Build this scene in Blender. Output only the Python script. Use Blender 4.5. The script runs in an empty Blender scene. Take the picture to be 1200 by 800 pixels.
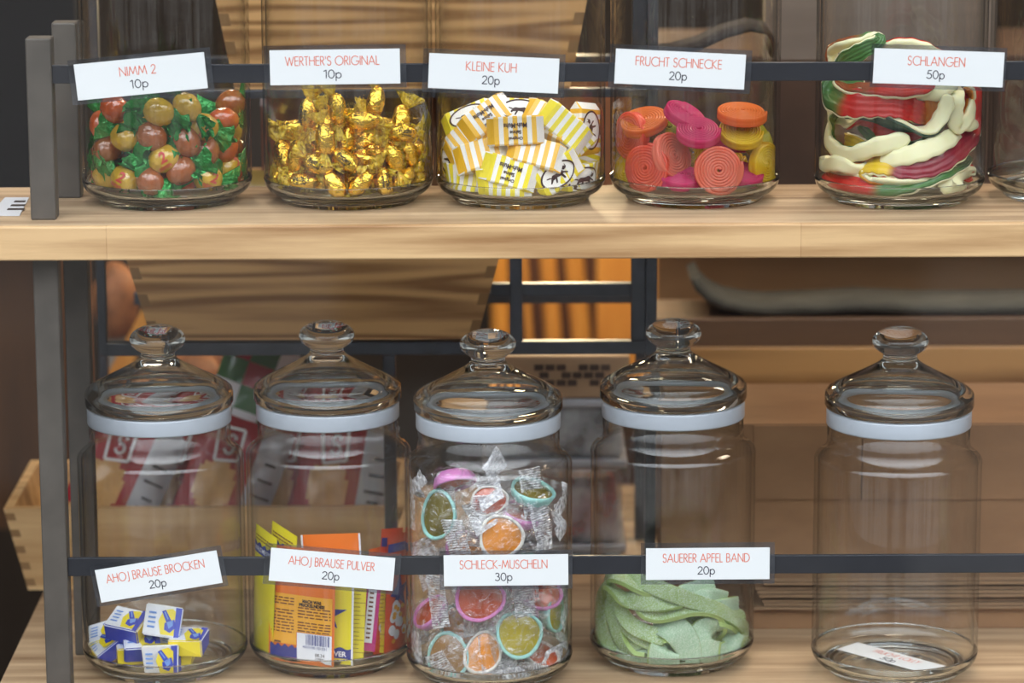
import bpy, bmesh, math, random
import numpy as np
from math import sin, cos, pi, sqrt, radians, tan, atan2, floor
from mathutils import Vector, Matrix, noise as mnoise
random.seed(7)
SC = bpy.context.scene
COL = SC.collection

# ---------------------------------------------------------------- camera
F_PX, PITCH, ROLL, DIST = 4000.0, radians(12.0), radians(0.22), 2.4
CAM = Vector((0, -DIST * cos(PITCH), DIST * sin(PITCH)))
FWD = Vector((0, cos(PITCH), -sin(PITCH)))
_r0, _u0 = Vector((1, 0, 0)), Vector((0, sin(PITCH), cos(PITCH)))
RIGHT = _r0 * cos(ROLL) - _u0 * sin(ROLL)
UP = _r0 * sin(ROLL) + _u0 * cos(ROLL)
cd = bpy.data.cameras.new('camera')
cam = bpy.data.objects.new('camera', cd)
COL.objects.link(cam)
cam.matrix_world = Matrix(((RIGHT.x, UP.x, -FWD.x, CAM.x), (RIGHT.y, UP.y, -FWD.y, CAM.y),
                           (RIGHT.z, UP.z, -FWD.z, CAM.z), (0, 0, 0, 1)))
cd.sensor_width = 36.0
cd.lens = F_PX / 1200 * 36.0
cd.clip_start = 0.05
cd.clip_end = 60
cd.dof.use_dof = True
cd.dof.focus_distance = 2.425
cd.dof.aperture_fstop = 5.6
SC.camera = cam

# ---------------------------------------------------------------- exposure and sampling
SC.view_settings.view_transform = 'Standard'
SC.view_settings.look = 'None'
SC.view_settings.exposure = 0.55
SC.view_settings.gamma = 1.0
SC.view_settings.use_curve_mapping = False
cy = SC.cycles
cy.max_bounces = 14
cy.diffuse_bounces = 3
cy.glossy_bounces = 5
cy.transmission_bounces = 12
cy.transparent_max_bounces = 40
cy.caustics_reflective = False
cy.caustics_refractive = True
cy.sample_clamp_indirect = 6.0
cy.blur_glossy = 0.5

# ---------------------------------------------------------------- world: overcast street sky
def build_world():
    w = bpy.data.worlds.new('street_sky')
    SC.world = w
    w.use_nodes = True
    nt = w.node_tree
    nt.nodes.clear()
    N = nt.nodes.new
    L = nt.links.new
    out = N('ShaderNodeOutputWorld')
    bg = N('ShaderNodeBackground')
    tc = N('ShaderNodeTexCoord')
    sep = N('ShaderNodeSeparateXYZ')
    L(tc.outputs['Generated'], sep.inputs[0])
    az = N('ShaderNodeMath'); az.operation = 'ARCTAN2'
    L(sep.outputs['X'], az.inputs[0]); L(sep.outputs['Y'], az.inputs[1])
    # house fronts across the street: blocks of different height and tone
    nz = N('ShaderNodeTexNoise'); nz.noise_dimensions = '1D'
    nz.inputs['Scale'].default_value = 3.0; nz.inputs['Detail'].default_value = 1.0
    L(az.outputs[0], nz.inputs['W'])
    roof = N('ShaderNodeMath'); roof.operation = 'MULTIPLY_ADD'
    L(nz.outputs['Fac'], roof.inputs[0]); roof.inputs[1].default_value = 0.25; roof.inputs[2].default_value = 0.16
    d = N('ShaderNodeMath'); d.operation = 'SUBTRACT'
    L(sep.outputs['Z'], d.inputs[0]); L(roof.outputs[0], d.inputs[1])
    isky = N('ShaderNodeMapRange'); isky.inputs['From Min'].default_value = -0.01; isky.inputs['From Max'].default_value = 0.03
    L(d.outputs[0], isky.inputs['Value'])
    cmb = N('ShaderNodeCombineXYZ')
    L(az.outputs[0], cmb.inputs['X']); L(sep.outputs['Z'], cmb.inputs['Y'])
    mp = N('ShaderNodeMapping'); mp.inputs['Scale'].default_value = (9.0, 5.0, 1.0)
    L(cmb.outputs[0], mp.inputs['Vector'])
    vz = N('ShaderNodeTexVoronoi'); vz.distance = 'CHEBYCHEV'; vz.inputs['Scale'].default_value = 1.6
    L(mp.outputs[0], vz.inputs['Vector'])
    hr = N('ShaderNodeValToRGB')
    hr.color_ramp.elements[0].position = 0.1; hr.color_ramp.elements[0].color = (0.05, 0.05, 0.055, 1)
    hr.color_ramp.elements[1].position = 0.9; hr.color_ramp.elements[1].color = (0.42, 0.415, 0.41, 1)
    sv = N('ShaderNodeSeparateColor'); L(vz.outputs['Color'], sv.inputs[0]); L(sv.outputs[0], hr.inputs['Fac'])
    mx = N('ShaderNodeMix'); mx.data_type = 'RGBA'
    L(isky.outputs[0], mx.inputs['Factor']); L(hr.outputs['Color'], mx.inputs['A'])
    sk = N('ShaderNodeValToRGB')                      # brightest high overhead, duller over the roofs
    e = sk.color_ramp.elements
    e[0].position = 0.15; e[0].color = (0.95, 1.02, 1.12, 1)
    e[1].position = 0.75; e[1].color = (3.6, 3.75, 4.0, 1)
    L(sep.outputs['Z'], sk.inputs['Fac']); L(sk.outputs['Color'], mx.inputs['B'])
    L(mx.outputs['Result'], bg.inputs['Color'])
    bg.inputs['Strength'].default_value = 1.0
    L(bg.outputs[0], out.inputs['Surface'])
build_world()

def lamp(name, loc, power, color, radius):
    ld = bpy.data.lights.new(name, 'POINT')
    ld.energy = power; ld.color = color; ld.shadow_soft_size = radius
    o = bpy.data.objects.new(name, ld); o.location = loc
    COL.objects.link(o)
    return o

# ---------------------------------------------------------------- pixel <-> place
def ray(px, py):
    dx, dy = px - 600.0, 400.0 - py
    return FWD * F_PX + RIGHT * dx + UP * dy
def P(px, py, Y):
    r = ray(px, py)
    return CAM + r * ((Y - CAM.y) / r.y)
def PZ(px, py, Z):
    r = ray(px, py)
    return CAM + r * ((Z - CAM.z) / r.z)
def proj(p):
    d = Vector(p) - CAM
    z = d.dot(FWD)
    return 600 + F_PX * d.dot(RIGHT) / z, 400 - F_PX * d.dot(UP) / z
def mpp(Y):                      # metres per pixel at depth Y (near the axis)
    return (Y - CAM.y) / FWD.y / F_PX
Z_UP = P(50, 258, 0).z           # top of the upper shelf
Z_LOW = P(68, 809, 0).z - 0.0085 # top of the lower shelf

# ---------------------------------------------------------------- materials
def lin(c):
    f = lambda v: v / 12.92 if v <= 0.04045 else ((v + 0.055) / 1.055) ** 2.4
    return tuple(f(x / 255.0) for x in c) + (1.0,)
_M = {}
def pmat(name, rgb, rough=0.5, metal=0.0, coat=0.0, bump=0.0, bscale=200.0, mottled=0.0, mscale=40.0,
         trans=0.0, ior=1.45, spec=0.5, sub=0.0, alpha=1.0):
    if name in _M: return _M[name]
    m = bpy.data.materials.new(name); m.use_nodes = True
    nt = m.node_tree; b = nt.nodes['Principled BSDF']
    b.inputs['Base Color'].default_value = lin(rgb)
    b.inputs['Roughness'].default_value = rough
    b.inputs['Metallic'].default_value = metal
    b.inputs['Coat Weight'].default_value = coat
    b.inputs['Coat Roughness'].default_value = 0.06
    b.inputs['Coat IOR'].default_value = 1.6
    b.inputs['Transmission Weight'].default_value = trans
    b.inputs['IOR'].default_value = ior
    b.inputs['Specular IOR Level'].default_value = spec
    b.inputs['Alpha'].default_value = alpha
    if sub:
        b.inputs['Subsurface Weight'].default_value = sub
        b.inputs['Subsurface Radius'].default_value = (0.006, 0.004, 0.002)
        b.inputs['Subsurface Scale'].default_value = 1.0
    tc = nt.nodes.new('ShaderNodeTexCoord')
    if bump:
        n = nt.nodes.new('ShaderNodeTexNoise'); n.inputs['Scale'].default_value = bscale; n.inputs['Detail'].default_value = 3
        nt.links.new(tc.outputs['Object'], n.inputs['Vector'])
        bp = nt.nodes.new('ShaderNodeBump'); bp.inputs['Strength'].default_value = bump; bp.inputs['Distance'].default_value = 0.002
        nt.links.new(n.outputs['Fac'], bp.inputs['Height'])
        nt.links.new(bp.outputs[0], b.inputs['Normal'])
        if coat: nt.links.new(bp.outputs[0], b.inputs['Coat Normal'])
    if mottled:
        n = nt.nodes.new('ShaderNodeTexNoise'); n.inputs['Scale'].default_value = mscale; n.inputs['Detail'].default_value = 5
        nt.links.new(tc.outputs['Object'], n.inputs['Vector'])
        r = nt.nodes.new('ShaderNodeValToRGB')
        c = lin(rgb)
        r.color_ramp.elements[0].position = 0.3; r.color_ramp.elements[1].position = 0.7
        r.color_ramp.elements[0].color = tuple(x * (1 - mottled) for x in c[:3]) + (1,)
        r.color_ramp.elements[1].color = tuple(min(1, x * (1 + mottled)) for x in c[:3]) + (1,)
        nt.links.new(n.outputs['Fac'], r.inputs['Fac']); nt.links.new(r.outputs['Color'], b.inputs['Base Color'])
    _M[name] = m
    return m

def wood(name, dark, light, axis='X', grain=60.0, stretch=0.06, rough=0.55, ring=0.5, seam=0.0, coat=0.0, rfreq=34.0, rscale=0.16):
    """planed timber: long streaks along one axis, growth rings, optional staves."""
    if name in _M: return _M[name]
    m = bpy.data.materials.new(name); m.use_nodes = True
    nt = m.node_tree; b = nt.nodes['Principled BSDF']; N = nt.nodes.new; L = nt.links.new
    tc = N('ShaderNodeTexCoord'); mp = N('ShaderNodeMapping')
    s = [1, 1, 1]; s['XYZ'.index(axis)] = stretch
    mp.inputs['Scale'].default_value = s
    L(tc.outputs['Object'], mp.inputs['Vector'])
    n = N('ShaderNodeTexNoise'); n.inputs['Scale'].default_value = grain; n.inputs['Detail'].default_value = 6; n.inputs['Roughness'].default_value = 0.65
    L(mp.outputs[0], n.inputs['Vector'])
    n2 = N('ShaderNodeTexNoise'); n2.inputs['Scale'].default_value = grain * rscale; n2.inputs['Detail'].default_value = 2
    L(mp.outputs[0], n2.inputs['Vector'])
    w = N('ShaderNodeMath'); w.operation = 'MULTIPLY'; w.inputs[1].default_value = rfreq
    L(n2.outputs['Fac'], w.inputs[0])
    sn = N('ShaderNodeMath'); sn.operation = 'SINE'; L(w.outputs[0], sn.inputs[0])
    sc = N('ShaderNodeMath'); sc.operation = 'MULTIPLY_ADD'; sc.inputs[1].default_value = 0.16 * ring; sc.inputs[2].default_value = 0.0
    L(sn.outputs[0], sc.inputs[0])
    ad = N('ShaderNodeMath'); ad.operation = 'ADD'; L(n.outputs['Fac'], ad.inputs[0]); L(sc.outputs[0], ad.inputs[1])
    val = ad
    if seam:
        mp2 = N('ShaderNodeMapping'); mp2.inputs['Scale'].default_value = (1.0, 1.0, 1.0)
        L(tc.outputs['Object'], mp2.inputs['Vector'])
        br = N('ShaderNodeTexBrick'); br.inputs['Scale'].default_value = 1.0
        br.inputs['Brick Width'].default_value = seam; br.inputs['Row Height'].default_value = 0.045
        br.inputs['Mortar Size'].default_value = 0.0002
        br.inputs['Color1'].default_value = (0.35, 0.35, 0.35, 1); br.inputs['Color2'].default_value = (0.65, 0.65, 0.65, 1)
        br.inputs['Mortar'].default_value = (0.1, 0.1, 0.1, 1)
        L(mp2.outputs[0], br.inputs['Vector'])
        a2 = N('ShaderNodeMath'); a2.operation = 'MULTIPLY_ADD'; a2.inputs[1].default_value = 0.5; a2.inputs[2].default_value = -0.25
        L(br.outputs['Color'], a2.inputs[0])
        a3 = N('ShaderNodeMath'); a3.operation = 'ADD'; L(val.outputs[0], a3.inputs[0]); L(a2.outputs[0], a3.inputs[1]); val = a3
    r = N('ShaderNodeValToRGB')
    r.color_ramp.elements[0].position = 0.25; r.color_ramp.elements[0].color = lin(dark)
    r.color_ramp.elements[1].position = 0.68; r.color_ramp.elements[1].color = lin(light)
    L(val.outputs[0], r.inputs['Fac']); L(r.outputs['Color'], b.inputs['Base Color'])
    bp = N('ShaderNodeBump'); bp.inputs['Strength'].default_value = 0.15; bp.inputs['Distance'].default_value = 0.001
    L(n.outputs['Fac'], bp.inputs['Height']); L(bp.outputs[0], b.inputs['Normal'])
    b.inputs['Roughness'].default_value = rough
    b.inputs['Coat Weight'].default_value = coat
    _M[name] = m
    return m

def thin_glass(name, tint=(0.975, 0.985, 0.98), edge=(0.55, 0.60, 0.58), refl=1.0, rough=0.0, power=4.0, f0=0.04):
    """clear sheet glass: sees straight through, mirrors by angle, greener and darker where the sight line runs along the wall."""
    if name in _M: return _M[name]
    m = bpy.data.materials.new(name); m.use_nodes = True
    nt = m.node_tree; nt.nodes.clear(); N = nt.nodes.new; L = nt.links.new
    out = N('ShaderNodeOutputMaterial'); mix = N('ShaderNodeMixShader')
    tr = N('ShaderNodeBsdfTransparent'); gl = N('ShaderNodeBsdfGlossy'); gl.inputs['Roughness'].default_value = rough
    lw = N('ShaderNodeLayerWeight'); lw.inputs['Blend'].default_value = 0.5
    p = N('ShaderNodeMath'); p.operation = 'POWER'; p.inputs[1].default_value = 5.0; L(lw.outputs['Facing'], p.inputs[0])
    f = N('ShaderNodeMath'); f.operation = 'MULTIPLY_ADD'; f.inputs[1].default_value = (1 - f0) * refl; f.inputs[2].default_value = f0 * refl
    L(p.outputs[0], f.inputs[0]); L(f.outputs[0], mix.inputs['Fac'])
    p2 = N('ShaderNodeMath'); p2.operation = 'POWER'; p2.inputs[1].default_value = power; L(lw.outputs['Facing'], p2.inputs[0])
    cm = N('ShaderNodeMix'); cm.data_type = 'RGBA'; L(p2.outputs[0], cm.inputs['Factor'])
    cm.inputs['A'].default_value = tint + (1,); cm.inputs['B'].default_value = edge + (1,)
    L(cm.outputs['Result'], tr.inputs['Color'])
    L(tr.outputs[0], mix.inputs[1]); L(gl.outputs[0], mix.inputs[2]); L(mix.outputs[0], out.inputs['Surface'])
    _M[name] = m
    return m

def film(name, rgb, opacity=0.25, rough=0.12, bump=0.6, bscale=220.0, stripes=0.0):
    """crinkled see-through wrapping film: mostly clear, with a milky share and a shine."""
    if name in _M: return _M[name]
    m = bpy.data.materials.new(name); m.use_nodes = True
    nt = m.node_tree; nt.nodes.clear(); N = nt.nodes.new; L = nt.links.new
    out = N('ShaderNodeOutputMaterial')
    tr = N('ShaderNodeBsdfTransparent')
    tr.inputs['Color'].default_value = tuple(0.35 + 0.65 * x for x in lin(rgb)[:3]) + (1,)
    pb = N('ShaderNodeBsdfPrincipled'); pb.inputs['Base Color'].default_value = lin(rgb); pb.inputs['Roughness'].default_value = rough
    pb.inputs['Specular IOR Level'].default_value = 1.0
    tc = N('ShaderNodeTexCoord'); n = N('ShaderNodeTexNoise'); n.inputs['Scale'].default_value = bscale; n.inputs['Detail'].default_value = 4
    L(tc.outputs['Object'], n.inputs['Vector'])
    bp = N('ShaderNodeBump'); bp.inputs['Strength'].default_value = bump; bp.inputs['Distance'].default_value = 0.004
    L(n.outputs['Fac'], bp.inputs['Height']); L(bp.outputs[0], pb.inputs['Normal'])
    mr = N('ShaderNodeMapRange'); mr.inputs['From Min'].default_value = 0.35; mr.inputs['From Max'].default_value = 0.65
    mr.inputs['To Min'].default_value = opacity * 0.35; mr.inputs['To Max'].default_value = min(1.0, opacity * 1.7)
    L(n.outputs['Fac'], mr.inputs['Value'])
    mix = N('ShaderNodeMixShader'); L(mr.outputs[0], mix.inputs['Fac'])
    L(tr.outputs[0], mix.inputs[1]); L(pb.outputs[0], mix.inputs[2]); L(mix.outputs[0], out.inputs['Surface'])
    _M[name] = m
    return m

def gummy(name, rgb, transl=0.45, rough=0.25, attr=None):
    if name in _M: return _M[name]
    m = bpy.data.materials.new(name); m.use_nodes = True
    nt = m.node_tree; nt.nodes.clear(); N = nt.nodes.new; L = nt.links.new
    out = N('ShaderNodeOutputMaterial')
    pb = N('ShaderNodeBsdfPrincipled'); pb.inputs['Roughness'].default_value = rough
    tl = N('ShaderNodeBsdfTranslucent')
    if attr:
        a = N('ShaderNodeAttribute'); a.attribute_name = attr
        L(a.outputs['Color'], pb.inputs['Base Color']); L(a.outputs['Color'], tl.inputs['Color'])
    else:
        pb.inputs['Base Color'].default_value = lin(rgb)
        tl.inputs['Color'].default_value = lin(rgb)
    mix = N('ShaderNodeMixShader'); mix.inputs['Fac'].default_value = transl
    L(pb.outputs[0], mix.inputs[1]); L(tl.outputs[0], mix.inputs[2]); L(mix.outputs[0], out.inputs['Surface'])
    _M[name] = m
    return m

# ---------------------------------------------------------------- mesh building
class MB:
    def __init__(self):
        self.v = []; self.f = []; self.s = []; self.m = []; self.c = None
    def add(self, vs, fs, smooth=False, mat=0):
        o = len(self.v)
        self.v += [tuple(p) for p in vs]
        for f in fs:
            self.f.append(tuple(i + o for i in f)); self.s.append(smooth); self.m.append(mat)
        return self
    def box(self, x0, x1, y0, y1, z0, z1, mat=0, bev=0.0):
        if bev:
            bm = bmesh.new(); bmesh.ops.create_cube(bm, size=1)
            for q in bm.verts: q.co = Vector(((x0 + x1) / 2 + q.co.x * (x1 - x0), (y0 + y1) / 2 + q.co.y * (y1 - y0), (z0 + z1) / 2 + q.co.z * (z1 - z0)))
            bmesh.ops.bevel(bm, geom=list(bm.edges), offset=bev, segments=2, affect='EDGES', profile=0.5)
            bm.verts.index_update()
            self.add([q.co for q in bm.verts], [[q.index for q in f.verts] for f in bm.faces], False, mat); bm.free(); return self
        vs = [(x, y, z) for x in (x0, x1) for y in (y0, y1) for z in (z0, z1)]
        fs = [(0, 1, 3, 2), (4, 6, 7, 5), (0, 4, 5, 1), (2, 3, 7, 6), (0, 2, 6, 4), (1, 5, 7, 3)]
        return self.add(vs, fs, False, mat)
    def hexa(self, b, t, mat=0):           # 4 bottom + 4 top corners, any order round the ring
        vs = list(b) + list(t)
        return self.add(vs, [(3, 2, 1, 0), (4, 5, 6, 7), (0, 1, 5, 4), (1, 2, 6, 5), (2, 3, 7, 6), (3, 0, 4, 7)], False, mat)
    def lathe(self, prof, n=64, mat=0, closed=False, ctr=(0, 0, 0)):
        k = len(prof); vs = []; fs = []
        for i in range(n):
            a = 2 * pi * i / n
            for r, z in prof: vs.append((ctr[0] + r * cos(a), ctr[1] + r * sin(a), ctr[2] + z))
        for i in range(n):
            j = (i + 1) % n
            for q in range(k if closed else k - 1):
                w = (q + 1) % k
                fs.append((i * k + q, j * k + q, j * k + w, i * k + w))
        return self.add(vs, fs, True, mat)
    def sweep(self, pts, wid, nor, cross, smooth=True, mat=0, caps=True, closed=False):
        k = len(cross); vs = []; fs = []
        for p, w, n in zip(pts, wid, nor):
            for a, b in cross: vs.append(p + w * a + n * b)
        m = len(pts)
        for i in range(m - 1):
            for q in range(k):
                w = (q + 1) % k
                fs.append((i * k + q, i * k + w, (i + 1) * k + w, (i + 1) * k + q))
        o = len(self.v)
        self.add(vs, fs, smooth, mat)
        if caps: self.f += [tuple(o + q for q in reversed(range(k))), tuple(o + (m - 1) * k + q for q in range(k))]; self.s += [False] * 2; self.m += [mat] * 2
        return self
    def tube(self, pts, r, n=10, mat=0):
        pts = [Vector(p) for p in pts]; wid = []; nor = []
        for i in range(len(pts)):
            t = (pts[min(i + 1, len(pts) - 1)] - pts[max(i - 1, 0)]).normalized()
            ref = Vector((0, 0, 1)) if abs(t.z) < 0.9 else Vector((1, 0, 0))
            w = t.cross(ref).normalized(); wid.append(w); nor.append(w.cross(t))
        rr = r if isinstance(r, (list, tuple)) else [r] * len(pts)
        vs = []; fs = []
        for p, w, q, r_ in zip(pts, wid, nor, rr):
            for i in range(n): vs.append(p + w * (cos(2 * pi * i / n) * r_) + q * (sin(2 * pi * i / n) * r_))
        for i in range(len(pts) - 1):
            for j in range(n):
                k = (j + 1) % n
                fs.append((i * n + j, i * n + k, (i + 1) * n + k, (i + 1) * n + j))
        fs.append(tuple(reversed(range(n)))); fs.append(tuple((len(pts) - 1) * n + j for j in range(n)))
        return self.add(vs, fs, True, mat)
    def ellipsoid(self, M, a, b, c, nu=20, nv=12, jit=0.0, mat=0, seed=0.0):
        vs = []; fs = []
        for j in range(nv + 1):
            th = pi * j / nv
            for i in range(nu):
                ph = 2 * pi * i / nu
                d = Vector((cos(th), sin(th) * cos(ph), sin(th) * sin(ph)))
                k = 1 + (jit * mnoise.noise(d * 2.6 + Vector((seed, seed * 1.7, 0))) if jit else 0)
                vs.append(M @ Vector((a * d.x * k, b * d.y * k, c * d.z * k)))
        for j in range(nv):
            for i in range(nu):
                k = (i + 1) % nu
                fs.append((j * nu + i, j * nu + k, (j + 1) * nu + k, (j + 1) * nu + i))
        return self.add(vs, fs, True, mat)
    def flat(self, v2, fs, o, u, v, n=None, off=0.0, mat=0, layer=0.0):   # a 2-D shape laid on the frame o,u,v
        n = n or u.cross(v)
        return self.add([o + u * x + v * y + n * (off + layer * (i // 4 % 7)) for i, (x, y) in enumerate(v2)], fs, False, mat)
    def bend(self, fn):
        self.v = [tuple(fn(Vector(p))) for p in self.v]; return self

WO = {}                                    # world origin of every thing
def put(o, props):
    for k, v in props.items():
        if v: o[k] = v
def thing(name, label, cat, loc, group=None):
    o = bpy.data.objects.new(name, None); o.empty_display_size = 0.02
    COL.objects.link(o); o.location = loc
    put(o, dict(label=label, category=cat, group=group)); WO[o.name] = Vector(loc)
    return o
def obj(name, mb, mats, parent=None, loc=None, label=None, cat=None, group=None, kind=None):
    """links the collected shape (world coordinates) as ONE mesh object."""
    if parent is not None: org = WO[parent.name]
    elif loc is not None: org = Vector(loc)
    else:
        a = np.array(mb.v); org = Vector(((a[:, 0].min() + a[:, 0].max()) / 2, (a[:, 1].min() + a[:, 1].max()) / 2, a[:, 2].min()))
    me = bpy.data.meshes.new(name)
    a = np.array(mb.v, dtype=float) - np.array(org)
    me.from_pydata(a.tolist(), [], mb.f)
    for m in (mats if isinstance(mats, (list, tuple)) else [mats]): me.materials.append(m)
    me.polygons.foreach_set('use_smooth', mb.s)
    me.polygons.foreach_set('material_index', mb.m)
    if mb.c is not None:
        at = me.color_attributes.new('tone', 'FLOAT_COLOR', 'POINT')
        at.data.foreach_set('color', np.array(mb.c, dtype=float).ravel())
    me.validate(); me.update()
    o = bpy.data.objects.new(name, me); COL.objects.link(o)
    if parent is not None: o.parent = parent
    else: o.location = org
    WO[o.name] = org
    put(o, dict(label=label, category=cat, group=group, kind=kind))
    return o
def dup(root, loc, label, group=None):
    r = root.copy(); COL.objects.link(r); r.location = loc; r['label'] = label; WO[r.name] = Vector(loc)
    if group: r['group'] = group
    for ch in list(root.children):
        c = ch.copy(); COL.objects.link(c); c.parent = r
        for g in list(ch.children):
            d = g.copy(); COL.objects.link(d); d.parent = c
    return r
def structure(name, mb, mats):
    return obj(name, mb, mats, kind='structure')
def frame(n, ang=0.0):                     # axes of something facing n, its long side turned ang degrees in the view
    n = Vector(n).normalized(); a = radians(ang)
    u0 = RIGHT * cos(a) + UP * sin(a)
    u = (u0 - n * u0.dot(n)).normalized()
    return u, n.cross(u), n
def mat4(o, u, v, n):
    return Matrix(((u.x, v.x, n.x, o.x), (u.y, v.y, n.y, o.y), (u.z, v.z, n.z, o.z), (0, 0, 0, 1)))

# ---------------------------------------------------------------- lettering
def arc(cx, cy, rx, ry, a0, a1, n=14):
    return [(cx + rx * cos(radians(a0 + (a1 - a0) * i / n)), cy + ry * sin(radians(a0 + (a1 - a0) * i / n))) for i in range(n + 1)]
G = {
 'A': (0.80, [[(0, 0), (.40, 1), (.80, 0)], [(.13, .33), (.67, .33)]]),
 'B': (0.50, [[(.02, 0), (.02, 1), (.22, 1)] + arc(.22, .77, .21, .23, 90, -90) + [(.02, .54)], [(.22, .54)] + arc(.22, .27, .26, .27, 90, -90) + [(.02, 0)]]),
 'C': (0.82, [arc(.52, .5, .50, .51, 48, 312, 24)]),
 'D': (0.72, [[(.02, 0), (.02, 1), (.22, 1)] + arc(.22, .5, .48, .5, 90, -90, 20) + [(.02, 0)]]),
 'E': (0.44, [[(.44, 1), (.02, 1), (.02, 0), (.44, 0)], [(.02, .54), (.42, .54)]]),
 'F': (0.42, [[(.42, 1), (.02, 1), (.02, 0)], [(.02, .54), (.40, .54)]]),
 'G': (0.98, [arc(.52, .5, .50, .51, 45, 352, 26) + [(.62, .43)]]),
 'H': (0.66, [[(.02, 0), (.02, 1)], [(.64, 0), (.64, 1)], [(.02, .54), (.64, .54)]]),
 'I': (0.06, [[(.03, 0), (.03, 1)]]),
 'J': (0.28, [[(.25, 1), (.25, .12)] + arc(.09, .12, .16, .30, 0, -115, 8)]),
 'K': (0.60, [[(.02, 0), (.02, 1)], [(.52, 1), (.03, .52), (.58, 0)]]),
 'L': (0.38, [[(.02, 1), (.02, 0), (.38, 0)]]),
 'M': (0.96, [[(0, 0), (.17, 1), (.48, .16), (.79, 1), (.96, 0)]]),
 'N': (0.74, [[(.02, 0), (.02, 1), (.72, 0), (.72, 1)]]),
 'O': (1.02, [arc(.51, .5, .50, .51, 0, 360, 30)]),
 'P': (0.48, [[(.02, 0), (.02, 1), (.20, 1)] + arc(.20, .74, .25, .26, 90, -90) + [(.02, .48)]]),
 'R': (0.50, [[(.02, 0), (.02, 1), (.20, 1)] + arc(.20, .75, .24, .25, 90, -90) + [(.02, .50)], [(.18, .50), (.50, 0)]]),
 'S': (0.50, [arc(.25, .76, .20, .25, 25, 270, 14) + arc(.25, .26, .23, .27, 90, -155, 14)]),
 'T': (0.46, [[(0, 1), (.46, 1)], [(.23, 1), (.23, 0)]]),
 'U': (0.60, [[(.02, 1), (.02, .29)] + arc(.30, .29, .28, .30, 180, 360, 14) + [(.58, 1)]]),
 'V': (0.66, [[(0, 1), (.33, 0), (.66, 1)]]),
 'W': (1.06, [[(0, 1), (.28, 0), (.53, .92), (.78, 0), (1.06, 1)]]),
 'Y': (0.60, [[(0, 1), (.30, .48), (.60, 1)], [(.30, .48), (.30, 0)]]),
 "'": (0.06, [[(.03, 1), (.03, .74)]]),
 '-': (0.28, [[(.02, .36), (.26, .36)]]),
 ' ': (0.24, []),
 '0': (0.56, [arc(.28, .5, .27, .51, 0, 360, 26)]),
 '1': (0.30, [[(0, .86), (.22, 1), (.22, 0)]]),
 '2': (0.54, [arc(.27, .72, .23, .28, 165, -32, 14) + [(.02, .01), (.54, .01)]]),
 '3': (0.50, [arc(.23, .77, .19, .23, 150, -90, 12), arc(.23, .27, .25, .27, 90, -150, 14)]),
 '5': (0.52, [[(.46, 1), (.14, 1), (.07, .56)] + arc(.22, .32, .27, .32, 108, -148, 16)]),
 'p': (0.52, [[(.04, .64), (.04, -.36)], arc(.28, .32, .24, .33, 0, 360, 20)]),
}
def stroke_text(s, cap, weight, width=None, gap=0.15):
    """thin geometric capitals as flat strokes; returns (verts2d, faces) centred on x, cap height on y."""
    x = 0.0; lines = []
    for ch in s:
        w, ls = G[ch]
        for l in ls: lines.append([(x + a, b) for a, b in l])
        x += w + gap
    tot = x - gap
    sx = (width / tot) if width else cap
    vs = []; fs = []; h = weight / 2
    for l in lines:
        pts = [Vector(((a - tot / 2) * sx, b * cap)) for a, b in l]
        for a, b in zip(pts[:-1], pts[1:]):
            d = b - a
            if d.length < 1e-9: continue
            t = d.normalized(); n = Vector((-t.y, t.x)) * h; e = t * h * 0.5
            o = len(vs)
            vs += [tuple(a - e - n), tuple(b + e - n), tuple(b + e + n), tuple(a - e + n)]
            fs.append((o, o + 1, o + 2, o + 3))
    return vs, fs
def font_text(s, height, width=None, shear=0.0, align='CENTER', weight=0.0):
    """type for packaging, flat; line breaks allowed. Returns centred (verts2d, faces)."""
    cu = bpy.data.curves.new('type', 'FONT'); cu.body = s; cu.align_x = align; cu.shear = shear; cu.resolution_u = 3
    cu.offset = weight
    o = bpy.data.objects.new('type', cu); COL.objects.link(o)
    dg = bpy.context.evaluated_depsgraph_get()
    me = bpy.data.meshes.new_from_object(o.evaluated_get(dg))
    vs = [(v.co.x, v.co.y) for v in me.vertices]; fs = [tuple(p.vertices) for p in me.polygons]
    bpy.data.objects.remove(o); bpy.data.curves.remove(cu); bpy.data.meshes.remove(me)
    a = np.array(vs); lo, hi = a.min(0), a.max(0)
    k = height / (hi[1] - lo[1]); kx = (width / (hi[0] - lo[0])) if width else k
    return [((x - (lo[0] + hi[0]) / 2) * kx, (y - (lo[1] + hi[1]) / 2) * k) for x, y in vs], fs
ORD = 'first second third fourth fifth sixth seventh eighth ninth tenth eleventh twelfth thirteenth fourteenth fifteenth sixteenth seventeenth eighteenth'.split()
# ================================================================ the shop shell
YG = -0.15                                  # shop window plane
ROOM_X, ROOM_Y, ROOM_Z0, ROOM_Z1 = 1.7, 2.3, -1.05, 1.55
M_plaster = pmat('dark_plaster', (62, 54, 48), 0.9, mottled=0.15, mscale=3)
M_ceil = pmat('ceiling_paint', (96, 88, 80), 0.9)
M_floor = wood('floor_boards', (70, 52, 38), (112, 84, 60), 'Y', 20)
structure('floor', MB().box(-ROOM_X, ROOM_X, YG, ROOM_Y, ROOM_Z0 - 0.1, ROOM_Z0), M_floor)
structure('ceiling', MB().box(-ROOM_X, ROOM_X, YG, ROOM_Y, ROOM_Z1, ROOM_Z1 + 0.1), M_ceil)
structure('wall_back', MB().box(-ROOM_X, ROOM_X, ROOM_Y, ROOM_Y + 0.1, ROOM_Z0, ROOM_Z1), M_plaster)
structure('wall_left', MB().box(-ROOM_X - 0.1, -ROOM_X, YG, ROOM_Y, ROOM_Z0, ROOM_Z1), M_plaster)
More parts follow.
